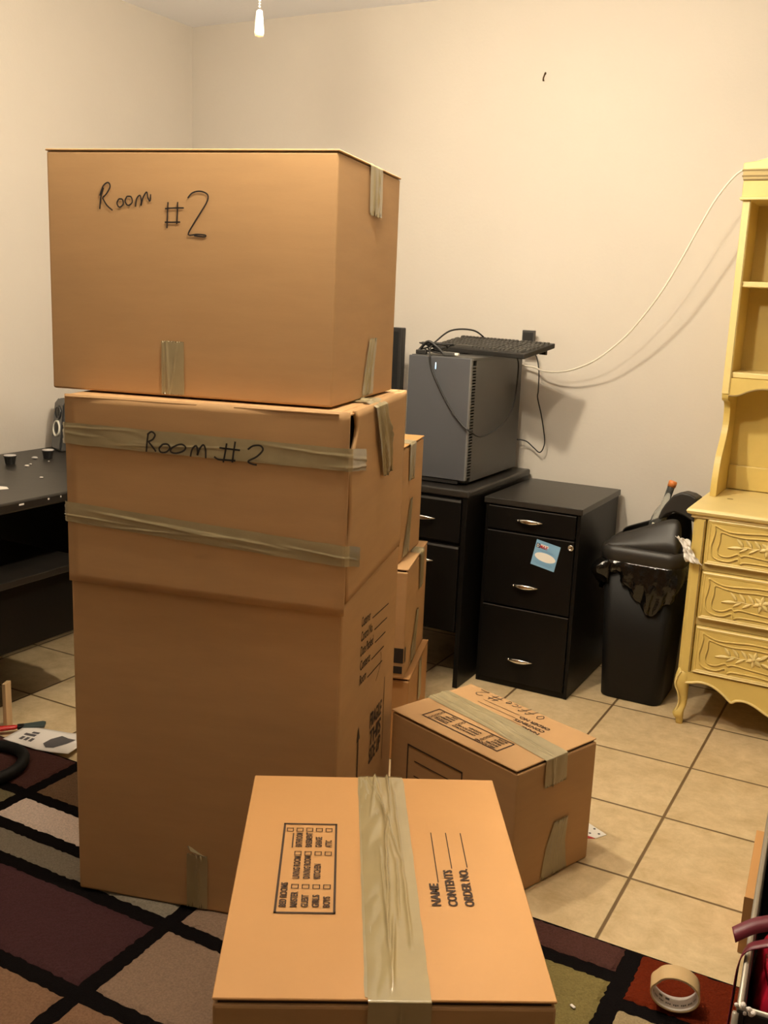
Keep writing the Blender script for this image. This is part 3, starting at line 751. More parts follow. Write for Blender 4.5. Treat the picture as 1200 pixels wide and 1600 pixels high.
# ------------------------------------------------------------------ keyboard lying on the computer
def keyboard():
    A = Vector((-1.636, 3.392, 1.1525)); B = Vector((-1.206, 3.205, 1.1525))
    u = (B - A); L = u.length; rz = math.atan2(u.y, u.x)
    e = thing('keyboard', tuple(A), rz, 'black keyboard lying across the top of the computer tower', 'keyboard')
    D = .155
    def tilt(p, q, t): return (p, q, .003 + q * .235 + t)
    MB().prism([(0, .004), (.004, 0), (L - .004, 0), (L, .004), (L - .006, D), (.006, D)], tilt, 0, .017).build('body', 'plastic_black', e, bevel=.004)
    keys = MB()
    rows = [(.012, .016), (.032, .016), (.052, .016), (.072, .016), (.092, .016), (.124, .013)]
    for q, hh in rows:
        x = .012
        while x < L - .026:
            if not (abs(x - L * .655) < .008 or abs(x - L * .80) < .008):
                wd = .0155
                if q < .02 and L * .22 < x < L * .42: wd = L * .2
                a0, a1 = x, min(x + wd, L - .01)
                base = [(a0, q), (a1, q), (a1, q + hh), (a0, q + hh)]
                topp = [(a0 + .002, q + .002), (a1 - .002, q + .002), (a1 - .002, q + hh - .002), (a0 + .002, q + hh - .002)]
                keys.loft([[tilt(*p, .0165) for p in base], [tilt(*p, .0245) for p in topp]])
                x = a1 + .0032
            else:
                x += .009
    keys.build('keys', 'plastic_key', e)
    MB().box((.02, D - .03, 0.0), (.05, D - .022, .033)).build('kick_foot', 'plastic_black', e)
    MB().box((L - .05, D - .03, 0.016), (L - .02, D - .022, .036)).build('kick_foot', 'plastic_black', e)
    # its cord, in the thing's own space
    I = (Matrix.Translation(A) @ Matrix.Rotation(rz, 4, 'Z')).inverted()
    pts = [(-1.46, 3.47, 1.205), (-1.49, 3.42, 1.235), (-1.55, 3.36, 1.232), (-1.575, 3.28, 1.19), (-1.54, 3.19, 1.185), (-1.517, 3.123, 1.165), (-1.503, 3.117, 1.105), (-1.437, 3.115, .995), (-1.38, 3.114, .93),
           (-1.349, 3.120, .908), (-1.343, 3.2, .882), (-1.345, 3.331, .891), (-1.346, 3.418, .911), (-1.348, 3.504, .963), (-1.349, 3.53, 1.032), (-1.340, 3.51, 1.12), (-1.335, 3.46, 1.156)]
    MB().tube([I @ p for p in smooth_path(pts, 8)], .0031, 8).build('cord', 'cable_black', e, smooth=True)
keyboard()

def loose(name, pts, r, m, label, cat, n=8, **kw):
    P = smooth_path(pts, n); o0 = P[0]
    mb = MB().tube([p - o0 for p in P], r, 8)
    o = mb.build(name, m, smooth=True); o.location = o0
    return tag(o, label, cat, **kw)

# tangle of cable and plug at the front of the computer's top
def tangle():
    pts = []; rnd = random.Random(5)
    c = Vector((-1.535, 3.20, 1.172))
    for k in range(34):
        a = k * 1.05; r = .035 + .02 * sin(k * 1.7)
        pts.append(c + Vector((r * cos(a) * 1.25 + rnd.uniform(-.008, .008), r * sin(a) * .7, -.012 + .022 * (1 + sin(k * .9)) * .7)))
    e = thing('coiled_cable', (c.x, c.y, 1.152), 0, 'tangled black cable with a stubby plug on the front of the computer', 'cable')
    o0 = Vector((c.x, c.y, 1.152))
    MB().tube([p - o0 for p in smooth_path(pts, 6)], .0028, 7).build('coil', 'cable_black', e, smooth=True)
    MB().box((.05, -.045, .001), (.095, -.025, .014)).build('plug', 'plastic_grey', e, bevel=.003)
    MB().box((.095, -.041, .004), (.108, -.029, .012)).build('plug_tip', 'white_plastic', e, bevel=.001)
    MB().box((-.05, -.05, .001), (-.01, -.035, .016)).build('clip', 'plastic_black', e, bevel=.003)
    MB().tube(smooth_path([(.05, -.035, .008), (.02, -.03, .03), (-.01, -.035, .045), (-.04, -.03, .02), (-.045, -.04, .008)], 6), .005, 8).build('tie', 'plastic_black', e, smooth=True)
tangle()
loose('thin_cable', [(-1.345, 3.645, 1.15), (-1.321, 3.64, 1.146), (-1.306, 3.64, 1.09), (-1.303, 3.64, 1.018), (-1.303, 3.64, .988), (-1.283, 3.64, .922), (-1.264, 3.64, .838), (-1.266, 3.64, .801), (-1.28, 3.64, .782), (-1.304, 3.64, .797), (-1.335, 3.635, .82), (-1.37, 3.625, .825)],
      .0024, 'cable_black', 'thin black cable looping down behind the computer against the wall', 'cable')
loose('white_cable', [(-1.42, 3.655, 1.12), (-1.37, 3.645, 1.108), (-1.318, 3.63, 1.103), (-1.272, 3.60, 1.094), (-1.197, 3.58, 1.098), (-1.120, 3.56, 1.122), (-1.049, 3.54, 1.160), (-.961, 3.52, 1.235), (-.897, 3.50, 1.310), (-.835, 3.48, 1.398), (-.779, 3.465, 1.500), (-.725, 3.45, 1.609), (-.681, 3.44, 1.692), (-.634, 3.44, 1.757), (-.601, 3.442, 1.782), (-.572, 3.46, 1.804), (-.540, 3.48, 1.8155), (-.45, 3.52, 1.828), (-.3, 3.56, 1.835)],
      .0034, 'cable_white', 'white cable swooping from the computer up to the top of the hutch', 'cable')

bl = thing('small_black_device', (-1.352, 3.630, 1.152), 0, 'small upright dark grey block standing behind the keyboard', 'device')
MB().box((-.024, -.009, .0), (.024, .009, .088)).build('body', 'plastic_grey', bl, bevel=.002)
MB().box((-.02, -.0105, .012), (.02, -.009, .08)).build('face', 'plastic_black', bl)

def monitor():
    e = thing('monitor', (-2.02, 3.42, .712), 0, 'black monitor standing behind the cardboard tower, only its edge showing', 'monitor')
    MB().box((-.25, -.02, .20), (.25, .012, .518)).build('screen_frame', 'plastic_black', e, bevel=.004)
    MB().box((-.235, -.0215, .215), (.235, -.019, .503)).build('screen', 'dark_line', e)
    MB().box((-.03, .0, .01), (.03, .03, .30)).build('stand_neck', 'plastic_black', e, bevel=.004)
    MB().lathe([(.01, 0), (.11, 0), (.11, .008), (.03, .016)], seg=28).build('stand_base', 'plastic_black', e, smooth=True)
monitor()

# ------------------------------------------------------------------ left desk
def left_desk():
    H = .715
    e = thing('writing_desk', (-2.65, 2.55, 0), 0, 'worn black desk with an open shelf along the left wall', 'desk')
    def bx(mb, a, b): return mb.box((a[0] + 2.65, a[1] - 2.55, a[2]), (b[0] + 2.65, b[1] - 2.55, b[2]))
    bx(MB(), (-2.992, 1.62, H - .032), (-2.30, 3.0, H)).build('desktop', 'desk_black', e, bevel=.006)
    bx(MB(), (-2.985, 1.64, .001), (-2.965, 2.98, H - .032)).build('back_panel', 'black_laminate', e)
    bx(MB(), (-2.965, 2.96, .001), (-2.33, 2.98, H - .032)).build('side_panel', 'black_laminate', e)
    bx(MB(), (-2.965, 1.64, .001), (-2.42, 1.66, H - .032)).build('side_panel', 'black_laminate', e)
    bx(MB(), (-2.965, 1.66, .452), (-2.315, 2.335, .474)).build('shelf', 'desk_black', e, bevel=.002)
    bx(MB(), (-2.965, 1.66, .240), (-2.345, 2.33, .451)).build('lower_compartment', 'black_laminate', e, bevel=.002)
    for x, y, l in ((-2.299, 2.03, .018), (-2.299, 2.14, .006), (-2.299, 2.19, .004), (-2.299, 2.24, .006)):
        tag(bx(MB(), (x - .0005, y, H - .014), (x + .0003, y + l, H - .009)).build('paint_chip', 'paper_white', e), 'pale chip in the black edge')
left_desk()

def desk_items():
    for x, y, lab in ((-2.801, 2.441, 'small black cup with a pale lid, left of the two on the desk'), (-2.797, 2.611, 'small black cup with a pale lid, nearer the speaker')):
        e = thing('small_cup', (x, y, .715), 0, lab, 'cup', 'small black cups on the left desk')
        MB().lathe([(.002, 0), (.016, 0), (.0205, .026), (.0225, .027), (.0225, .030), (.002, .030)], seg=20).build('cup', 'plastic_black', e)
        MB().lathe([(.002, .0302), (.021, .0302), (.0205, .032), (.002, .0322)], seg=20).build('lid', 'ink_light', e)
    rnd = random.Random(8)
    for x, y, s, lab in ((-2.72, 2.442, .009, 'larger white crumb on the black desk between the two cups'), (-2.74, 2.477, .006, 'tiny white crumb beside the larger one on the desk'),
                    (-2.821, 2.57, .012, 'greyish crumb on the desk just left of the right-hand cup'), (-2.74, 2.56, .005, 'tiny white crumb just in front of the right-hand cup'), (-2.523, 2.324, .007, 'white crumb nearest the front edge of the desk')):
        o = MB().ball((0, 0, s * .35), s, s * .7, s * .35, seg=7, rings=5).build('paper_crumb', 'paper_white' if 'grey' not in lab else 'ink_light')
        o.location = (x, y, .7152); o.rotation_euler = (0, 0, rnd.uniform(0, 3)); tag(o, lab, 'crumb', 'crumbs on the left desk')
    o = MB().prism([(-.06, -.03), (.045, -.028), (.05, .0), (.03, .03), (-.06, .03)], lambda a, b, t: (a, b, t), 0, .0015).build('paper_scrap', 'paper_white')
    o.location = (-2.50, 2.10, .7155); o.rotation_euler = (0, 0, 1.2); tag(o, 'white paper scrap at the left picture edge on the desk', 'paper')
    # loudspeaker
    e = thing('desk_speaker', (-2.884, 2.803, .7155), radians(-22), 'black computer speaker on the left desk, half behind the tower', 'speaker')
    prof = [(-.06, 0), (.055, .0), (.05, .02), (.035, .175), (.02, .195), (-.045, .20), (-.055, .19)]
    MB().prism(prof, lambda a, b, t: (t, -a, b), -.045, .045).build('cabinet', 'plastic_grey', e, bevel=.012, bseg=3)
    fr = [(.0565, .004), (.058, .01), (.039, .178), (.024, .196), (.020, .192), (.034, .174), (.05, .02)]
    MB().prism(fr, lambda a, b, t: (t, -a, b), -.041, .041).build('front_baffle', 'speaker_gloss', e, bevel=.003)
    def disc(zc, R, m, nm, thick):
        n = 26; yb = -(.058 - (zc) * .113) - .002
        nrm = Vector((0, -1, .113)).normalized(); v = Vector((0, .113, 1)).normalized(); c = Vector((0, yb, zc))
        mb = MB().tube([c + R * (cos(2*pi*k/n) * Vector((1, 0, 0)) + sin(2*pi*k/n) * v) for k in range(n)], thick, 8, closed=True)
        return mb.build(nm, m, e, smooth=True)
    disc(.145, .024, 'speaker_gloss', 'tweeter_ring', .004)
    disc(.085, .028, 'white_plastic', 'woofer_ring', .0045)
    MB().ball((0, -.047, .085), .026, .006, .026).build('woofer_cone', 'plastic_black', e, smooth=True)
    MB().ball((0, -.041, .145), .021, .006, .021).build('tweeter', 'plastic_black', e, smooth=True)
desk_items()

# ------------------------------------------------------------------ cream chest of drawers
CX0, CX1, CYF, CYB, CH = -.602, .36, 3.205, 3.66, .732
def chest():
    e = thing('chest_of_drawers', ((CX0 + CX1) / 2, 3.43, 0), 0, 'cream yellow chest of drawers with carved fronts and curved legs', 'chest of drawers')
    ox, oy = (CX0 + CX1) / 2, 3.43
    w2 = (CX1 - CX0) / 2; yf = CYF - oy; yb = CYB - oy
    # top with moulded edge
    prof = [(.0, .0), (-.006, .004), (-.004, .010), (-.016, .016), (-.020, .024), (-.016, .031), (-.010, .033)]
    mb = MB(); rings = []
    for dx, dz in prof:
        z = CH - .034 + dz + .001; g = -dx
        rings.append([(-w2 - g, yf - g, z), (w2 + g, yf - g, z), (w2 + g, yb, z), (-w2 - g, yb, z)])
    mb.loft(rings); mb.build('top_panel', 'cream_light', e)
    # case
    MB().box((-w2 + .006, yf + .020, .17), (w2 - .006, yb, CH - .034)).build('case', 'cream_paint', e)
    # corner posts (canted) with a groove
    for sx in (-1, 1):
        MB().prism([(sx * (w2 - .001), .035), (sx * (w2 - .001), .012), (sx * (w2 - .014), .0), (sx * (w2 - .040), .0), (sx * (w2 - .040), .035)],
                   lambda a, b, t: (a, yf + b, t), .185, CH - .034).build('corner_post', 'cream_paint', e, bevel=.002)
        MB().box((sx * (w2 - .037) - .0015, yf - .0012, .19), (sx * (w2 - .037) + .0015, yf + .001, CH - .04)).build('post_groove', 'glaze_line', e)
    # rails
    rl = MB()
    for z0, z1 in ((.704, .699), (.533, .553), (.351, .373), (.160, .190)):
        rl.box((-w2 + .04, yf + .008, min(z0, z1)), (w2 - .04, yf + .024, max(z0, z1)))
    rl.build('rails', 'cream_shade', e)
    # apron with a scalloped lower edge
    half = [(-w2 + .022, .188), (-w2 + .022, .150), (-w2 + .05, .155), (-w2 + .080, .162), (-w2 + .115, .157), (-w2 + .150, .138), (-w2 + .178, .116), (-w2 + .192, .124), (-w2 + .218, .128), (-w2 + .25, .120), (-w2 + .295, .097), (-w2 + .35, .08), (-w2 + .42, .075)]
    pts = half + [(-a, b) for a, b in half[::-1]]
    MB().prism(pts, lambda a, b, t: (a, yf + t, b), .0, .02).build('apron', 'cream_paint', e)
    bead = smooth_path([(a, yf - .0005, b) for a, b in (half[1:] + [(-a, b) for a, b in half[:0:-1]])], 4)
    MB().tube(bead, .0042, 8).build('apron_bead', 'cream_light', e, smooth=True)
    # cabriole legs
    def leg(sx, fy):
        spec = [(.20, -.001, .020), (.17, .004, .0225), (.145, .006, .0235), (.12, .002, .019), (.09, -.003, .0140), (.065, -.003, .0125), (.05, .003, .0150), (.038, .007, .0175), (.026, .005, .0160), (.018, .002, .0115), (.012, .001, .012), (.0005, .001, .0105)]
        rings = []
        for z, o_, r in spec:
            cx_ = sx * (w2 - .022 + o_); cy_ = (yf + .022 - o_) if fy else (yb - .022)
            n = 16
            rings.append([(cx_ + r * math.copysign(abs(cos(2*pi*k/n)) ** .7, cos(2*pi*k/n)), cy_ + r * math.copysign(abs(sin(2*pi*k/n)) ** .7, sin(2*pi*k/n)), z) for k in range(n)])
        lg = MB().loft(rings).build('leg', 'cream_paint', e, smooth=True)
        if fy:
            MB().tube(smooth_path([(sx * (w2 - .014), yf - .002, .186), (sx * (w2 - .004), yf - .006, .165), (sx * (w2 - .001), yf - .007, .14), (sx * (w2 - .012), yf - .001, .11), (sx * (w2 - .015), yf + .009, .075), (sx * (w2 - .008), yf + .004, .045)], 6), .003, 7).build('leg_bead', 'cream_light', lg, smooth=True)
    for sx in (-1, 1):
        for fy in (True, False): leg(sx, fy)
    # drawers with carved fronts
    x0 = -w2 + .046; x1 = w2 - .046
    for z0, z1 in ((.555, .702), (.375, .531), (.192, .349)):
        zc = (z0 + z1) / 2; s = (z1 - z0) / .150
        rings = []
        for g, t in ((0, .012), (0, .0), (.006, -.006), (.010, -.006), (.013, -.004)):
            rings.append([(x0 + g, yf + t, z0 + g), (x1 - g, yf + t, z0 + g), (x1 - g, yf + t, z1 - g), (x0 + g, yf + t, z1 - g)])
        dr = MB().loft(rings).build('drawer', 'cream_paint', e)
        edge = MB()
        gg = .0045
        P4 = [(x0 + gg, z0 + gg), (x1 - gg, z0 + gg), (x1 - gg, z1 - gg), (x0 + gg, z1 - gg)]
        edge.tube([(a, yf - .0045, b) for a, b in P4], .0034, 6, closed=True)
        edge.build('drawer_edge', 'cream_light', dr)
        def cart(k):
            # left half of the cartouche, measured from the drawer's left edge and its centre height
            o = [(.40, .040), (.25, .046), (.175, .048), (.120, .043), (.073, .041), (.045, .048), (.024, .056), (.026, .038), (.022, .010), (.018, -.012), (.024, -.042), (.046, -.054), (.078, -.054), (.102, -.043), (.110, -.057), (.125, -.051), (.19, -.050), (.26, -.053), (.40, -.045)]
            i = [(.40, .024), (.25, .030), (.175, .032), (.120, .028), (.078, .031), (.055, .036), (.043, .035), (.043, .010), (.038, -.022), (.048, -.038), (.074, -.039), (.100, -.027), (.110, -.033), (.127, -.028), (.19, -.033), (.26, -.036), (.40, -.030)]
            m = [(a, b * .92 - .002) for a, b in o]
            return (o, i)[k]
        for k, r in ((0, .0030), (1, .0026)):
            hl = cart(k)
            pts = [(x0 + a, yf - .0045, zc + b * s) for a, b in hl] + [(x1 - a, yf - .0045, zc + b * s) for a, b in hl[::-1]]
            cl = smooth_path(pts, 5, closed=True)
            MB().tube(cl, r, 6, closed=True).build('carved_frame', 'cream_paint', dr, smooth=True)
            MB().tube([(p.x + .0032, p.y + .0010, p.z - .0042) for p in cl], .0013, 5, closed=True).build('glaze_groove', 'glaze_line', dr)
        # raised field between the two frames
        # leaf spray towards a flower, mirrored
        for sx, xe in ((1, x0), (-1, x1)):
            sp = MB(); gr = MB()
            def Pt(a, b): return (xe + sx * a, yf - .0045, zc + b * s)
            sp.tube(smooth_path([Pt(.10, -.008), Pt(.125, -.002), Pt(.15, -.004), Pt(.17, .0), Pt(.185, .0)], 5), .0022, 6)
            def leaf(a, b, ang, L, wd):
                n = 9; vs = []; yy = yf - .0045
                rows = []
                for k in range(n):
                    t = k / (n - 1); hw = wd * sin(pi * min(1, t * .96 + .02)) ** .8 * (1 - .35 * t)
                    c_ = Vector((a + cos(ang) * L * t, b + sin(ang) * L * t)); nn = Vector((-sin(ang), cos(ang)))
                    row = []
                    for f, hgt in ((-1, 0), (-.5, .0032), (0, .0042), (.5, .0032), (1, 0)):
                        q = c_ + nn * hw * f
                        p = Pt(q.x, q.y); row.append((p[0], yy - hgt, p[2]))
                    rows.append(row)
                sp.add([p for r_ in rows for p in r_], [(i_*5+j, i_*5+j+1, (i_+1)*5+j+1, (i_+1)*5+j) for i_ in range(n-1) for j in range(4)])
                out = [Pt(a - cos(ang) * .002 + -sin(ang) * wd * f * .95 + cos(ang) * L * t, b - .0022 + cos(ang) * wd * f * .95 + sin(ang) * L * t) for f, t in ((0, 0), (-1, .35), (-.7, .7), (0, 1.04))]
                gr.tube([(p[0], yf - .0046, p[2]) for p in out], .0008, 5)
            leaf(.112, -.005, radians(186), .044, .0068)
            for a, up in ((.114, 1), (.140, 1), (.166, 1)):
                leaf(a, .001, radians(132), .031, .0066)
            for a in (.128, .156):
                leaf(a, -.004, radians(212), .027, .0060)
            for k in range(6):
                leaf(.188, .002, radians(60 * k + 20), .026, .0080)
            leaf(.205, .004, radians(40), .03, .006); leaf(.21, -.006, radians(-20), .032, .006)
            sp.tube(smooth_path([Pt(.20, .006), Pt(.215, .018), Pt(.232, .02), Pt(.24, .01), Pt(.232, .003), Pt(.225, .008)], 6), .0028, 6)
            sp.ball((xe + sx * .185, yf - .008, zc + .002 * s), .006, .004, .006, seg=10, rings=6)
            sp.build('carved_spray', 'cream_light', dr, smooth=True)
            gr.build('spray_groove', 'glaze_line', dr)
    MB().lathe([(.001, 0), (.012, 0), (.012, .001), (.001, .0012)], lambda a, b, c: (-.532 - ox + a * .8, 3.43 - oy + b * .45, CH + .0002 + c), 14).build('dark_spot', 'glaze_line', e)
chest()

# ------------------------------------------------------------------ hutch on the chest
def hutch():
    z0 = CH + .0012
    e = thing('hutch', (-.12, 3.55, z0), 0, 'cream yellow open hutch with shelves standing on the chest of drawers', 'hutch')
    ox, oy = -.12, 3.55
    xl, xr = -.600, .36
    def L(x, y, z): return (x - ox, y - oy, z - z0)
    back = 3.655
    # side panels with the S-curved lower bracket
    prof = [(3.652, 1.70), (3.470, 1.70), (3.455, 1.08), (3.466, 1.055), (3.505, 1.045), (3.525, 1.02), (3.530, .985), (3.522, .945), (3.495, .905), (3.462, .865), (3.445, .82), (3.436, .775), (3.438, z0), (3.652, z0)]
    sm = [Vector((a, b, 0)) for a, b in prof[:3]] + smooth_path([(a, b, 0) for a, b in prof[2:13]], 4)[1:] + [Vector((prof[13][0], prof[13][1], 0))]
    for xa, xb in ((xl, xl + .020), (xr - .020, xr)):
        MB().prism([(p.x, p.y) for p in sm], lambda a, b, t: L(t, a, b), xa, xb).build('side_panel', 'cream_paint', e)
        MB().box(L(xa - .001, 3.452, 1.075), L(xb + .004, 3.4705, 1.70)).build('front_stile', 'cream_light', e, bevel=.002)
        MB().box(L(xb + .0005, 3.4505, 1.08), L(xb + .0020, 3.4530, 1.69)).build('stile_groove', 'glaze_line', e)
    MB().box(L(xl + .02, back - .014, z0 + .001), L(xr - .02, back - .002, 1.70)).build('back_panel', 'cream_paint', e)
    MB().box(L(xl + .02, back - .030, z0 + .001), L(xr - .02, back - .014, z0 + .085)).build('back_rail', 'cream_paint', e, bevel=.003)
    for zz in (1.428, 1.138):
        MB().box(L(xl + .02, 3.462, zz - .009), L(xr - .02, back - .014, zz + .009)).build('shelf', 'cream_light', e, bevel=.003)
    # scalloped valance under the lower shelf
    half = [(xl + .02, 1.128), (xl + .02, 1.070), (xl + .05, 1.072), (xl + .085, 1.088), (xl + .12, 1.097), (xl + .17, 1.097), (xl + .22, 1.088), (xl + .30, 1.086)]
    mid = (xl + xr) / 2
    pts = half + [(2 * mid - a, b) for a, b in half[::-1]]
    MB().prism(pts, lambda a, b, t: L(a, t, b), 3.456, 3.472).build('valance', 'cream_paint', e)
    MB().tube(smooth_path([L(a, 3.4555, b) for a, b in half[1:]] + [L(2 * mid - a, 3.4555, b) for a, b in half[:0:-1]], 5), .003, 7).build('valance_bead', 'glaze_line', e, smooth=True)
    # cornice
    MB().box(L(xl - .004, 3.440, 1.695), L(xr + .004, 3.652, 1.745)).build('frieze', 'cream_paint', e, bevel=.002)
    MB().box(L(xl - .009, 3.432, 1.686), L(xr + .009, 3.652, 1.696)).build('lower_moulding', 'cream_light', e, bevel=.003)
    for zz, g, m in ((1.7465, .001, 'glaze_line'), (1.750, .002, 'cream_shade'), (1.757, .005, 'glaze_line'), (1.760, .003, 'cream_shade'), (1.774, .006, 'glaze_line')):
        MB().box(L(xl - .004 - g, 3.440 - g, zz), L(xr + .004 + g, 3.652, zz + (.004 if m == 'glaze_line' else .0145))).build('moulding', m, e)
    cr = [(xl - .008, 1.777), (xl - .008, 1.798), (xl + .03, 1.803), (xl + .09, 1.818), (mid, 1.86)]
    pts = cr + [(2 * mid - a, b) for a, b in cr[-2::-1]]
    MB().prism(pts, lambda a, b, t: L(a, t, b), 3.434, 3.47).build('crest', 'cream_light', e, bevel=.003)
    MB().box(L(xl - .006, 3.47, 1.776), L(xr + .006, 3.652, 1.782)).build('top_panel', 'cream_paint', e)
hutch()

def resample(pts, n):
    P = [Vector(p) for p in pts]; P.append(P[0]); cum = [0.0]
    for k in range(len(P) - 1): cum.append(cum[-1] + (P[k+1] - P[k]).length)
    out = []; k = 0
    for q in range(n):
        d = cum[-1] * q / n
        while cum[k+1] < d: k += 1
        out.append(tuple(P[k].lerp(P[k+1], (d - cum[k]) / max(cum[k+1] - cum[k], 1e-9))))
    return out

# ------------------------------------------------------------------ waste bin
def waste_bin():
    cx_, cy_ = -.774, 3.420
    e = thing('waste_bin', (cx_, cy_, 0), 0, 'black swing-lid waste bin lined with a black bag beside the chest', 'waste bin')
    MB().loft([rrect(0, 0, .100, .108, .03, .0008), rrect(0, 0, .106, .114, .035, .006), rrect(0, 0, .128, .136, .04, .515)]).build('body', 'bin_black', e, smooth=True)
    # lid: rim band, gable ends and the tipped flap
    rim = [rrect(0, 0, .130, .138, .045, .497), rrect(0, 0, .139, .147, .05, .50), rrect(0, 0, .142, .150, .05, .530), rrect(0, 0, .138, .146, .05, .547), rrect(0, 0, .128, .136, .045, .552), rrect(0, 0, .118, .126, .04, .546), rrect(0, 0, .114, .122, .04, .52)]
    lid = MB().loft(rim, cap0=False, cap1=True).build('lid', 'lid_black', e, smooth=True)
    gable = smooth_path([(-.125, .545, 0), (-.112, .570, 0), (-.04, .603, 0), (.04, .640, 0), (.082, .655, 0), (.104, .645, 0), (.112, .60, 0), (.114, .545, 0)], 5)
    for yo, yi in ((-.132, -.072), (.132, .085)):
        mb = MB(); rings = []
        for f, sc in ((0, 1), (.25, 1), (.5, 1.0), (.8, 1), (1, .99)):
            yy = yo + (yi - yo) * f; lift = f
            rings.append([(p.x, yy, .545 + (p.y - .545) * (.04 + .96 * lift ** .8)) for p in gable])
        n = len(gable)
        mb.add([p for r in rings for p in r], [(i*n+j, i*n+j+1, (i+1)*n+j+1, (i+1)*n+j) for i in range(4) for j in range(n-1)])
        mb.build('hood', 'lid_black', lid, smooth=True, solid=.004)
    arc = [(-.755, .640), (-.745, .672), (-.734, .694), (-.71, .728), (-.684, .743), (-.653, .738), (-.632, .728), (-.632, .643), (-.650, .652), (-.667, .661), (-.70, .670), (-.724, .660), (-.742, .640)]
    MB().prism([(a_ - cx_, b_) for a_, b_ in arc], lambda p, q, t: (p, t, q - .10 * (t + .03)), -.03, .075).build('swing_flap', 'lid_black', lid, bevel=.008, bseg=3)
    # bag overhang
    bg = MB(); rows = 16; ring0 = resample(rrect(0, 0, .137, .145, .045, 0, n=12), 150)
    n = len(ring0); vs = []
    rnd = random.Random(2)
    for j in range(rows + 1):
        f = j / rows
        for k in range(n):
            x, y, _ = ring0[k]
            an = math.atan2(y, x)
            # hang depth: deepest at the front, a shorter puff at the left
            dep = .075 + .03 * noise.noise(Vector((cos(an) * 2, sin(an) * 2, 4))) + .012 * noise.noise(Vector((an * 9, 3, 1)))
            if y < -.09:
                dep = max(.045, .185 - 1.05 * abs(x - .052)) + .010 * noise.noise(Vector((x * 60, 3, 1)))
            puff = .010 * sin(pi * min(1, f * 1.05)) + .010 * noise.noise(Vector((an * 6, f * 3, 1))) * f + .006 * noise.noise(Vector((an * 19, f * 7, 2))) * f
            puff += .009 * sin(x * 150 + f * 3) * f * (1 if y < -.09 else .5)
            if x < -.10:
                puff += .022 * sin(pi * min(1, f * 1.2)) * min(1, (-x - .10) / .03)
                dep = max(dep, .105 + .02 * sin(y * 60))
            r = 1 + puff / .14 - .04 * f
            vs.append((max(x * r, -.176), y * r, .503 - dep * f + .006 * noise.noise(Vector((an * 11, f * 5, 7))) * f))
    bg.add(vs, [(j*n+k, j*n+(k+1)%n, (j+1)*n+(k+1)%n, (j+1)*n+k) for j in range(rows) for k in range(n)])
    bg.build('bin_liner', 'bag_black', e, smooth=True, solid=.0015)
    # bottle leaning in the bin
    b0 = Vector((-.792, 3.445, .50)); b1 = Vector((-.733, 3.475, .757))
    ax = (b1 - b0).normalized(); xx = ax.cross(Vector((0, 1, 0))).normalized(); yy = ax.cross(xx)
    b = thing('glass_bottle', tuple(b0), 0, 'clear glass bottle with an orange cap leaning in the waste bin', 'bottle')
    Lb = (b1 - b0).length
    fn = lambda a, c, d: tuple(a * xx + c * yy + d * ax)
    MB().lathe([(.002, 0), (.026, .002), (.028, .02), (.028, Lb - .135), (.024, Lb - .112), (.0145, Lb - .085), (.0125, Lb - .06), (.0125, Lb - .015), (.010, Lb - .012), (.010, Lb - .06), (.012, Lb - .085), (.0215, Lb - .114), (.0255, Lb - .137), (.0255, .012), (.002, .010)], fn, 22).build('glass', 'glass', b, smooth=True)
    MB().lathe([(.002, Lb - .016), (.0145, Lb - .016), (.0145, Lb + .002), (.012, Lb + .005), (.002, Lb + .005)], fn, 18).build('cap', 'bottle_cap', b, smooth=True)
    lb = MB(); rows_ = []
    for d in (.06, .115):
        rows_.append([fn(.0286 * cos(a), .0286 * sin(a), d) for a in [radians(q) for q in range(60, 181, 12)]])
    m_ = len(rows_[0]); lb.add(rows_[0] + rows_[1], [(k, k + 1, m_ + k + 1, m_ + k) for k in range(m_ - 1)])
    lb.build('label', 'bottle_label', b, smooth=True)
    # tissue
    t = MB()
    def tis(i, j):
        a = (i - .5) * .055 + (j - .5) * .034; b_ = (.5 - j) * .075 - (i - .5) * .006
        w = (.45 + .75 * abs(j - .42))
        return (a * w * 1.1 + (j - .5) * .012, -.008 + .014 * noise.noise(Vector((i * 4, j * 4, 3))) + .006 * noise.noise(Vector((i * 11, j * 11, 5))), b_ + .006 * noise.noise(Vector((i * 7, j * 5, 9))))
    t.grid(22, 26, tis)
    o = t.build('tissue', 'tissue', smooth=True, solid=.0012); o.location = (-.603, 3.188, .596); o.rotation_euler = (0, 0, 0)
    tag(o, 'crumpled white tissue caught at the corner of the chest', 'tissue')
waste_bin()

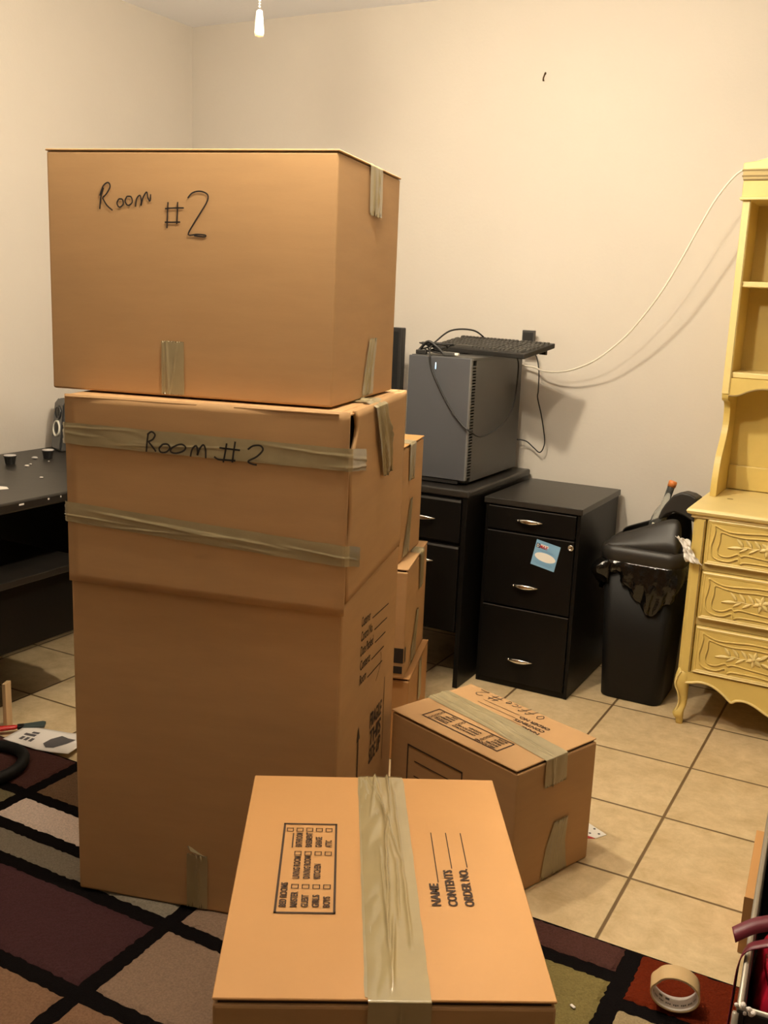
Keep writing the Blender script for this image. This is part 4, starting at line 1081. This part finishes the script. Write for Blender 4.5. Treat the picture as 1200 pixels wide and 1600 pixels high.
# ------------------------------------------------------------------ things on the floor, left
def floor_left():
    e = thing('instruction_leaflet', (-2.162, 1.985, .010), 0, 'white printed leaflet lying half on the rug beside the tower', 'leaflet')
    C4 = [Vector(p) for p in ((-2.262, 1.895), (-2.055, 1.925), (-2.035, 2.02), (-2.128, 2.075), (-2.274, 2.012))]
    def bil(i, j):
        a = Vector((-2.255, 1.898)).lerp(Vector((-2.030, 1.935)), i); b = Vector((-2.285, 2.012)).lerp(Vector((-2.070, 2.085)), i)
        p = a.lerp(b, j)
        return (p.x + 2.162, p.y - 1.985, .003 + .010 * (1 - j) * (.4 + .6 * abs(2 * i - 1)) + .004 * sin(i * 7) * .5 + .004 * max(0, .2 - i) * 5)
    sh = MB().grid(18, 10, bil).build('sheet', 'paper_white', e, smooth=True, solid=.0008)
    art = MB()
    def on(i, j, h=.0012): p = bil(i, j); return (p[0], p[1], p[2] + h)
    def patch(i0, j0, i1, j1):
        n = 5
        art.grid(n, n, lambda a, b: on(i0 + (i1 - i0) * a, j0 + (j1 - j0) * b))
    poly = [(.50, .30), (.60, .14), (.70, .18), (.80, .45), (.84, .66), (.72, .70), (.60, .78), (.52, .55)]
    c_ = (.67, .46)
    art.add([on(*c_, .0016)] + [on(*p, .0016) for p in poly], [(0, k + 1, (k + 1) % len(poly) + 1) for k in range(len(poly))])
    for k in range(3): patch(.16 + .07 * k, .22, .205 + .07 * k, .40)
    patch(.14, .48, .30, .60); patch(.20, .64, .30, .74); patch(.90, .55, .985, .60)
    art.build('printed_picture', 'ink_grey', e)
    # knife / scraper
    a0 = Vector((-2.345, 1.935, .020)); a1 = Vector((-2.247, 2.050, .012))
    d = (a1 - a0); rz = math.atan2(d.y, d.x)
    k = thing('paint_scraper', tuple(a0), rz, 'red handled tool with a dark flat head, on the tiles by the leaflet', 'tool')
    MB().loft([[(x, r * cos(2*pi*q/12), r * .7 * sin(2*pi*q/12) - .001) for q in range(12)] for x, r in ((-.09, .009), (-.05, .011), (.03, .011), (.062, .010), (.075, .007))]).build('handle', 'red_plastic', k, smooth=True)
    MB().box((.072, -.010, -.007), (.092, .010, .005)).build('ferrule', 'plastic_black', k, bevel=.002)
    MB().prism([(.088, -.012), (.150, -.019), (.156, .010), (.148, .017), (.088, .012)], lambda a, b, t: (a, b, t), -.005, .003).build('head', 'teal_grey', k, bevel=.001)
    # wooden strip and black case at the picture edge
    w = thing('wooden_strip', (-2.352, 2.005, .0), radians(20), 'pale wooden strip standing upright by the black case', 'wood')
    MB().box((-.006, -.022, .001), (.006, .012, .148)).build('strip', 'wood_strip', w, bevel=.001)
    b = thing('black_case', (-2.40, 1.965, .0), radians(20), 'black upright case with a perforated edge, cut off by the left picture edge', 'case')
    MB().box((-.085, -.12, .012), (.020, .03, .228)).build('shell', 'plastic_black', b, bevel=.012, bseg=4)
    dots = MB()
    for q in range(14): dots.lathe([(.0005, 0), (.003, 0), (.003, .001), (.0005, .001)], lambda a, c, h: (.0205 + h, -.02 + a, .075 + q * .009 + c), 8)
    dots.build('vent_holes', 'seam_grey', b)
    for sx in (-.07, -.01):
        MB().lathe([(.001, .0135), (.012, .0135), (.012, .001), (.001, .0005)], lambda a, c, h: (sx + a, -.05 + c, h), 12).build('foot', 'plastic_black', b)
    # hose
    n = 40; c = Vector((-2.182, 1.762, .030))
    pts = [c + Vector((.118 * cos(2*pi*q/n), .105 * sin(2*pi*q/n), .004 * sin(4*pi*q/n))) for q in range(n)]
    o = MB().tube([p - c for p in pts], .0165, 12, closed=True).build('hose_loop', 'hose', smooth=True); o.location = c
    tag(o, 'dark loop of hose on the rug at the left picture edge', 'hose')
    o = loose('loose_thread', [(-1.815, 1.425, .0145), (-1.80, 1.428, .016), (-1.785, 1.436, .016), (-1.775, 1.447, .0145)], .0012, 'paper_white', 'short white thread curled on the dark plum rug block', 'thread')
floor_left()

# ------------------------------------------------------------------ things on the floor, right
def floor_right():
    # tape roll, a paper band squashed a little
    e = bpy.data.objects.new('tape_roll', None); COL.objects.link(e)
    tag(e, 'roll of brown packing tape standing on its rim on the rust rug block', 'tape roll')
    e.empty_display_size = .05
    axd = Vector((.20, -.98, .06)).normalized(); sid = axd.cross(Vector((0, 0, 1))).normalized(); upd = sid.cross(axd)
    Mr = Matrix.Identity(4)
    for q in range(3): Mr[q][0] = -sid[q]; Mr[q][1] = upd[q]; Mr[q][2] = axd[q]
    SQ = .76; RO = .0465
    Mr.translation = Vector((-.281, 1.822, .0135 + RO * SQ + .003))
    e.matrix_world = Mr
    n = 56
    def ring(r, z, k): 
        a = 2 * pi * k / n
        dent = 1 - .07 * math.exp(-((a - 2.55) / .28) ** 2)
        return (r * dent * cos(a), r * dent * sin(a) * SQ, z)
    H = .046
    mb = MB(); ro, ri = RO, .0437
    rings = [[ring(ro, .0, k) for k in range(n)], [ring(ro, H, k) for k in range(n)], [ring(ri, H, k) for k in range(n)], [ring(ri, 0, k) for k in range(n)]]
    mb.loft(rings + [rings[0]], cap0=False, cap1=False); mb.build('tape_band', 'roll_paper', e, smooth=False)
    core = MB(); rc = [[ring(ri - .0002, .001, k) for k in range(n)], [ring(ri - .0002, H - .001, k) for k in range(n)], [ring(ri - .0022, H - .001, k) for k in range(n)], [ring(ri - .0022, .001, k) for k in range(n)]]
    core.loft(rc + [rc[0]], cap0=False, cap1=False); co = core.build('core', 'roll_core', e)
    pr = MB(); rr = ri - .0026
    def arc(a0, a1, z0, z1):
        m_ = max(2, int((a1 - a0) / .05)); vs = []
        for z in (z0, z1):
            for k in range(m_ + 1):
                a = a0 + (a1 - a0) * k / m_; vs.append((rr * cos(a), rr * sin(a) * SQ, z))
        pr.add(vs, [(k, k + 1, m_ + 1 + k + 1, m_ + 1 + k) for k in range(m_)])
    rnd = random.Random(4); a = 0
    while a < 2 * pi - .2:
        if rnd.random() < .3: arc(a, a + .20, .012, .019)
        for q in range(3): arc(a + .02 + q * .09, a + .08 + q * .09, .027, .031 + .002 * rnd.random())
        a += .36
    pr.build('core_print', 'ink_grey', co)
    # lint, card
    o = MB().box((-.006, -.003, 0), (.006, .003, .003)).build('paper_bit', 'paper_white', bevel=.001); o.location = (-.445, 1.693, .0140); o.rotation_euler = (0, 0, -.5)
    tag(o, 'small white bit of paper on the olive rug block', 'paper')
    c = thing('printed_card', (-.625, 2.385, .0006), radians(-8), 'white card with a red edge showing past the small box', 'card')
    MB().prism([(-.06, -.032), (.030, -.030), (.045, .006), (-.055, .045)], lambda a, b, t: (a, b, t), 0, .0012).build('sheet', 'card_white', c)
    MB().prism([(-.06, -.046), (.012, -.044), (.030, -.030), (-.06, -.032)], lambda a, b, t: (a, b, t), 0, .0010).build('red_edge', 'ink_red', c)
    dt = MB()
    for x, y in ((.028, -.004), (.008, .012), (.008, -.016), (-.012, .004)): dt.lathe([(.0003, .0012), (.0035, .0012), (.0035, .0016), (.0003, .0017)], lambda a, b, h: (x + a, y + b, h), 10)
    dt.build('dots', 'ink_grey', c)
    # open black crate with a light rim
    rz = radians(4.2); ori = Vector((-.131, 1.462, .0135))
    k = thing('open_crate', tuple(ori), rz, 'open black crate with a worn pale rim at the right picture edge', 'crate')
    Lc, Wc, Hc = .72, .46, .285
    MB().box((0, 0, 0), (Wc, Lc, .012)).box((0, 0, .012), (.012, Lc, Hc)).box((Wc - .012, 0, .012), (Wc, Lc, Hc)).box((.012, 0, .012), (Wc - .012, .012, Hc)).box((.012, Lc - .012, .012), (Wc - .012, Lc, Hc)).build('shell', 'crate_black', k, bevel=.003)
    MB().tube([(.004, .004, Hc), (.004, Lc - .004, Hc), (Wc - .004, Lc - .004, Hc), (Wc - .004, .004, Hc)], .006, 8, closed=True).build('rim', 'crate_rim', k, smooth=True)
    MB().tube([(-.001, -.001, .004), (-.001, -.001, Hc - .006)], .005, 8).build('corner_trim', 'crate_rim', k, smooth=True)
    fz = MB(); rnd = random.Random(6)
    for q in range(7):
        p = Vector((rnd.uniform(-.004, .03), rnd.uniform(-.006, .006), Hc + rnd.uniform(-.012, .008)))
        fz.ball(p, rnd.uniform(.003, .006), rnd.uniform(.003, .007), rnd.uniform(.003, .005), seg=7, rings=5)
    tag(fz.build('frayed_corner', 'paper_white', k), 'frayed pale bits at the near corner')
    # narrow carton beside the crate
    t = thing('narrow_carton', (-.178, 2.065, .001), rz, 'narrow tan carton standing between the tiles and the black crate', 'box')
    MB().box((-.020, 0, 0), (.005, .31, .132)).build('body', 'kraft_light', t, bevel=.002)
    MB().box((-.021, -.002, .001), (.005, .0, .133)).build('end_flap', 'kraft_dark', t)
    # red satin bag resting in the crate
    b = thing('red_satin_bag', (.012, 1.665, .0265), rz, 'shiny dark red satin bag lying in the black crate', 'bag')
    n, m_ = 48, 20; rings = []
    for j in range(m_ + 1):
        f = j / m_; z = .305 * f + .0005
        rr = (1 - abs(2 * f - .9) ** 3 * .28) if f < .97 else .35
        ring_ = []
        for q in range(n):
            a = 2 * pi * q / n
            fold = 1 + .05 * noise.noise(Vector((cos(a) * 2.2, sin(a) * 2.2, f * 2))) + .022 * sin(a * 15 + 2 * f) * (f > .1)
            ex = math.copysign(abs(cos(a)) ** .6, cos(a)); ey = math.copysign(abs(sin(a)) ** .6, sin(a))
            ring_.append((.142 * rr * ex * fold, .150 * rr * ey * fold, z + .012 * noise.noise(Vector((cos(a), sin(a), f * 3))) * f))
        rings.append(ring_)
    MB().loft(rings).build('pouch', 'satin_red', b, smooth=True)
    def ribbon(name, pts, w, m, wd):
        P = smooth_path(pts, 8); wd = Vector(wd).normalized(); vs = []
        for p in P: vs += [p - wd * w / 2, p + wd * w / 2]
        return MB().add(vs, [(2*i, 2*i+1, 2*i+3, 2*i+2) for i in range(len(P) - 1)]).build(name, m, b, smooth=True, solid=.0018)
    ribbon('strap', [(.10, .0, .318), (.0, .01, .330), (-.08, .012, .325), (-.125, .0, .314), (-.152, -.012, .306), (-.180, -.030, .292)], .026, 'wine_strap', (-.35, .75, .55))
    ribbon('strap', [(-.02, -.06, .318), (-.09, -.055, .318), (-.135, -.055, .305), (-.163, -.065, .28), (-.168, -.10, .20), (-.174, -.16, .10), (-.176, -.19, .02)], .026, 'wine_strap', (.1, 1, 0))
    ribbon('belt', [(.122, -.12, .235), (.06, -.158, .25), (-.04, -.163, .26), (-.10, -.140, .27), (-.126, -.06, .28)], .024, 'satin_red', (0, .2, 1))
floor_right()

# ------------------------------------------------------------------ screw in the wall
h = thing('wall_hook', (-1.379, 3.68, 2.142), 0, 'small dark screw hook in the back wall', 'hook')
MB().tube(smooth_path([(0.002, -.001, .014), (0.002, -.006, .012), (0, -.007, .004), (-.003, -.006, -.004), (-.002, -.009, -.012), (.001, -.011, -.012)], 6), .0024, 8).build('hook', 'rust_metal', h, smooth=True)
MB().ball((0.002, -.001, .013), .004, .002, .005).build('plate', 'rust_metal', h, smooth=True)
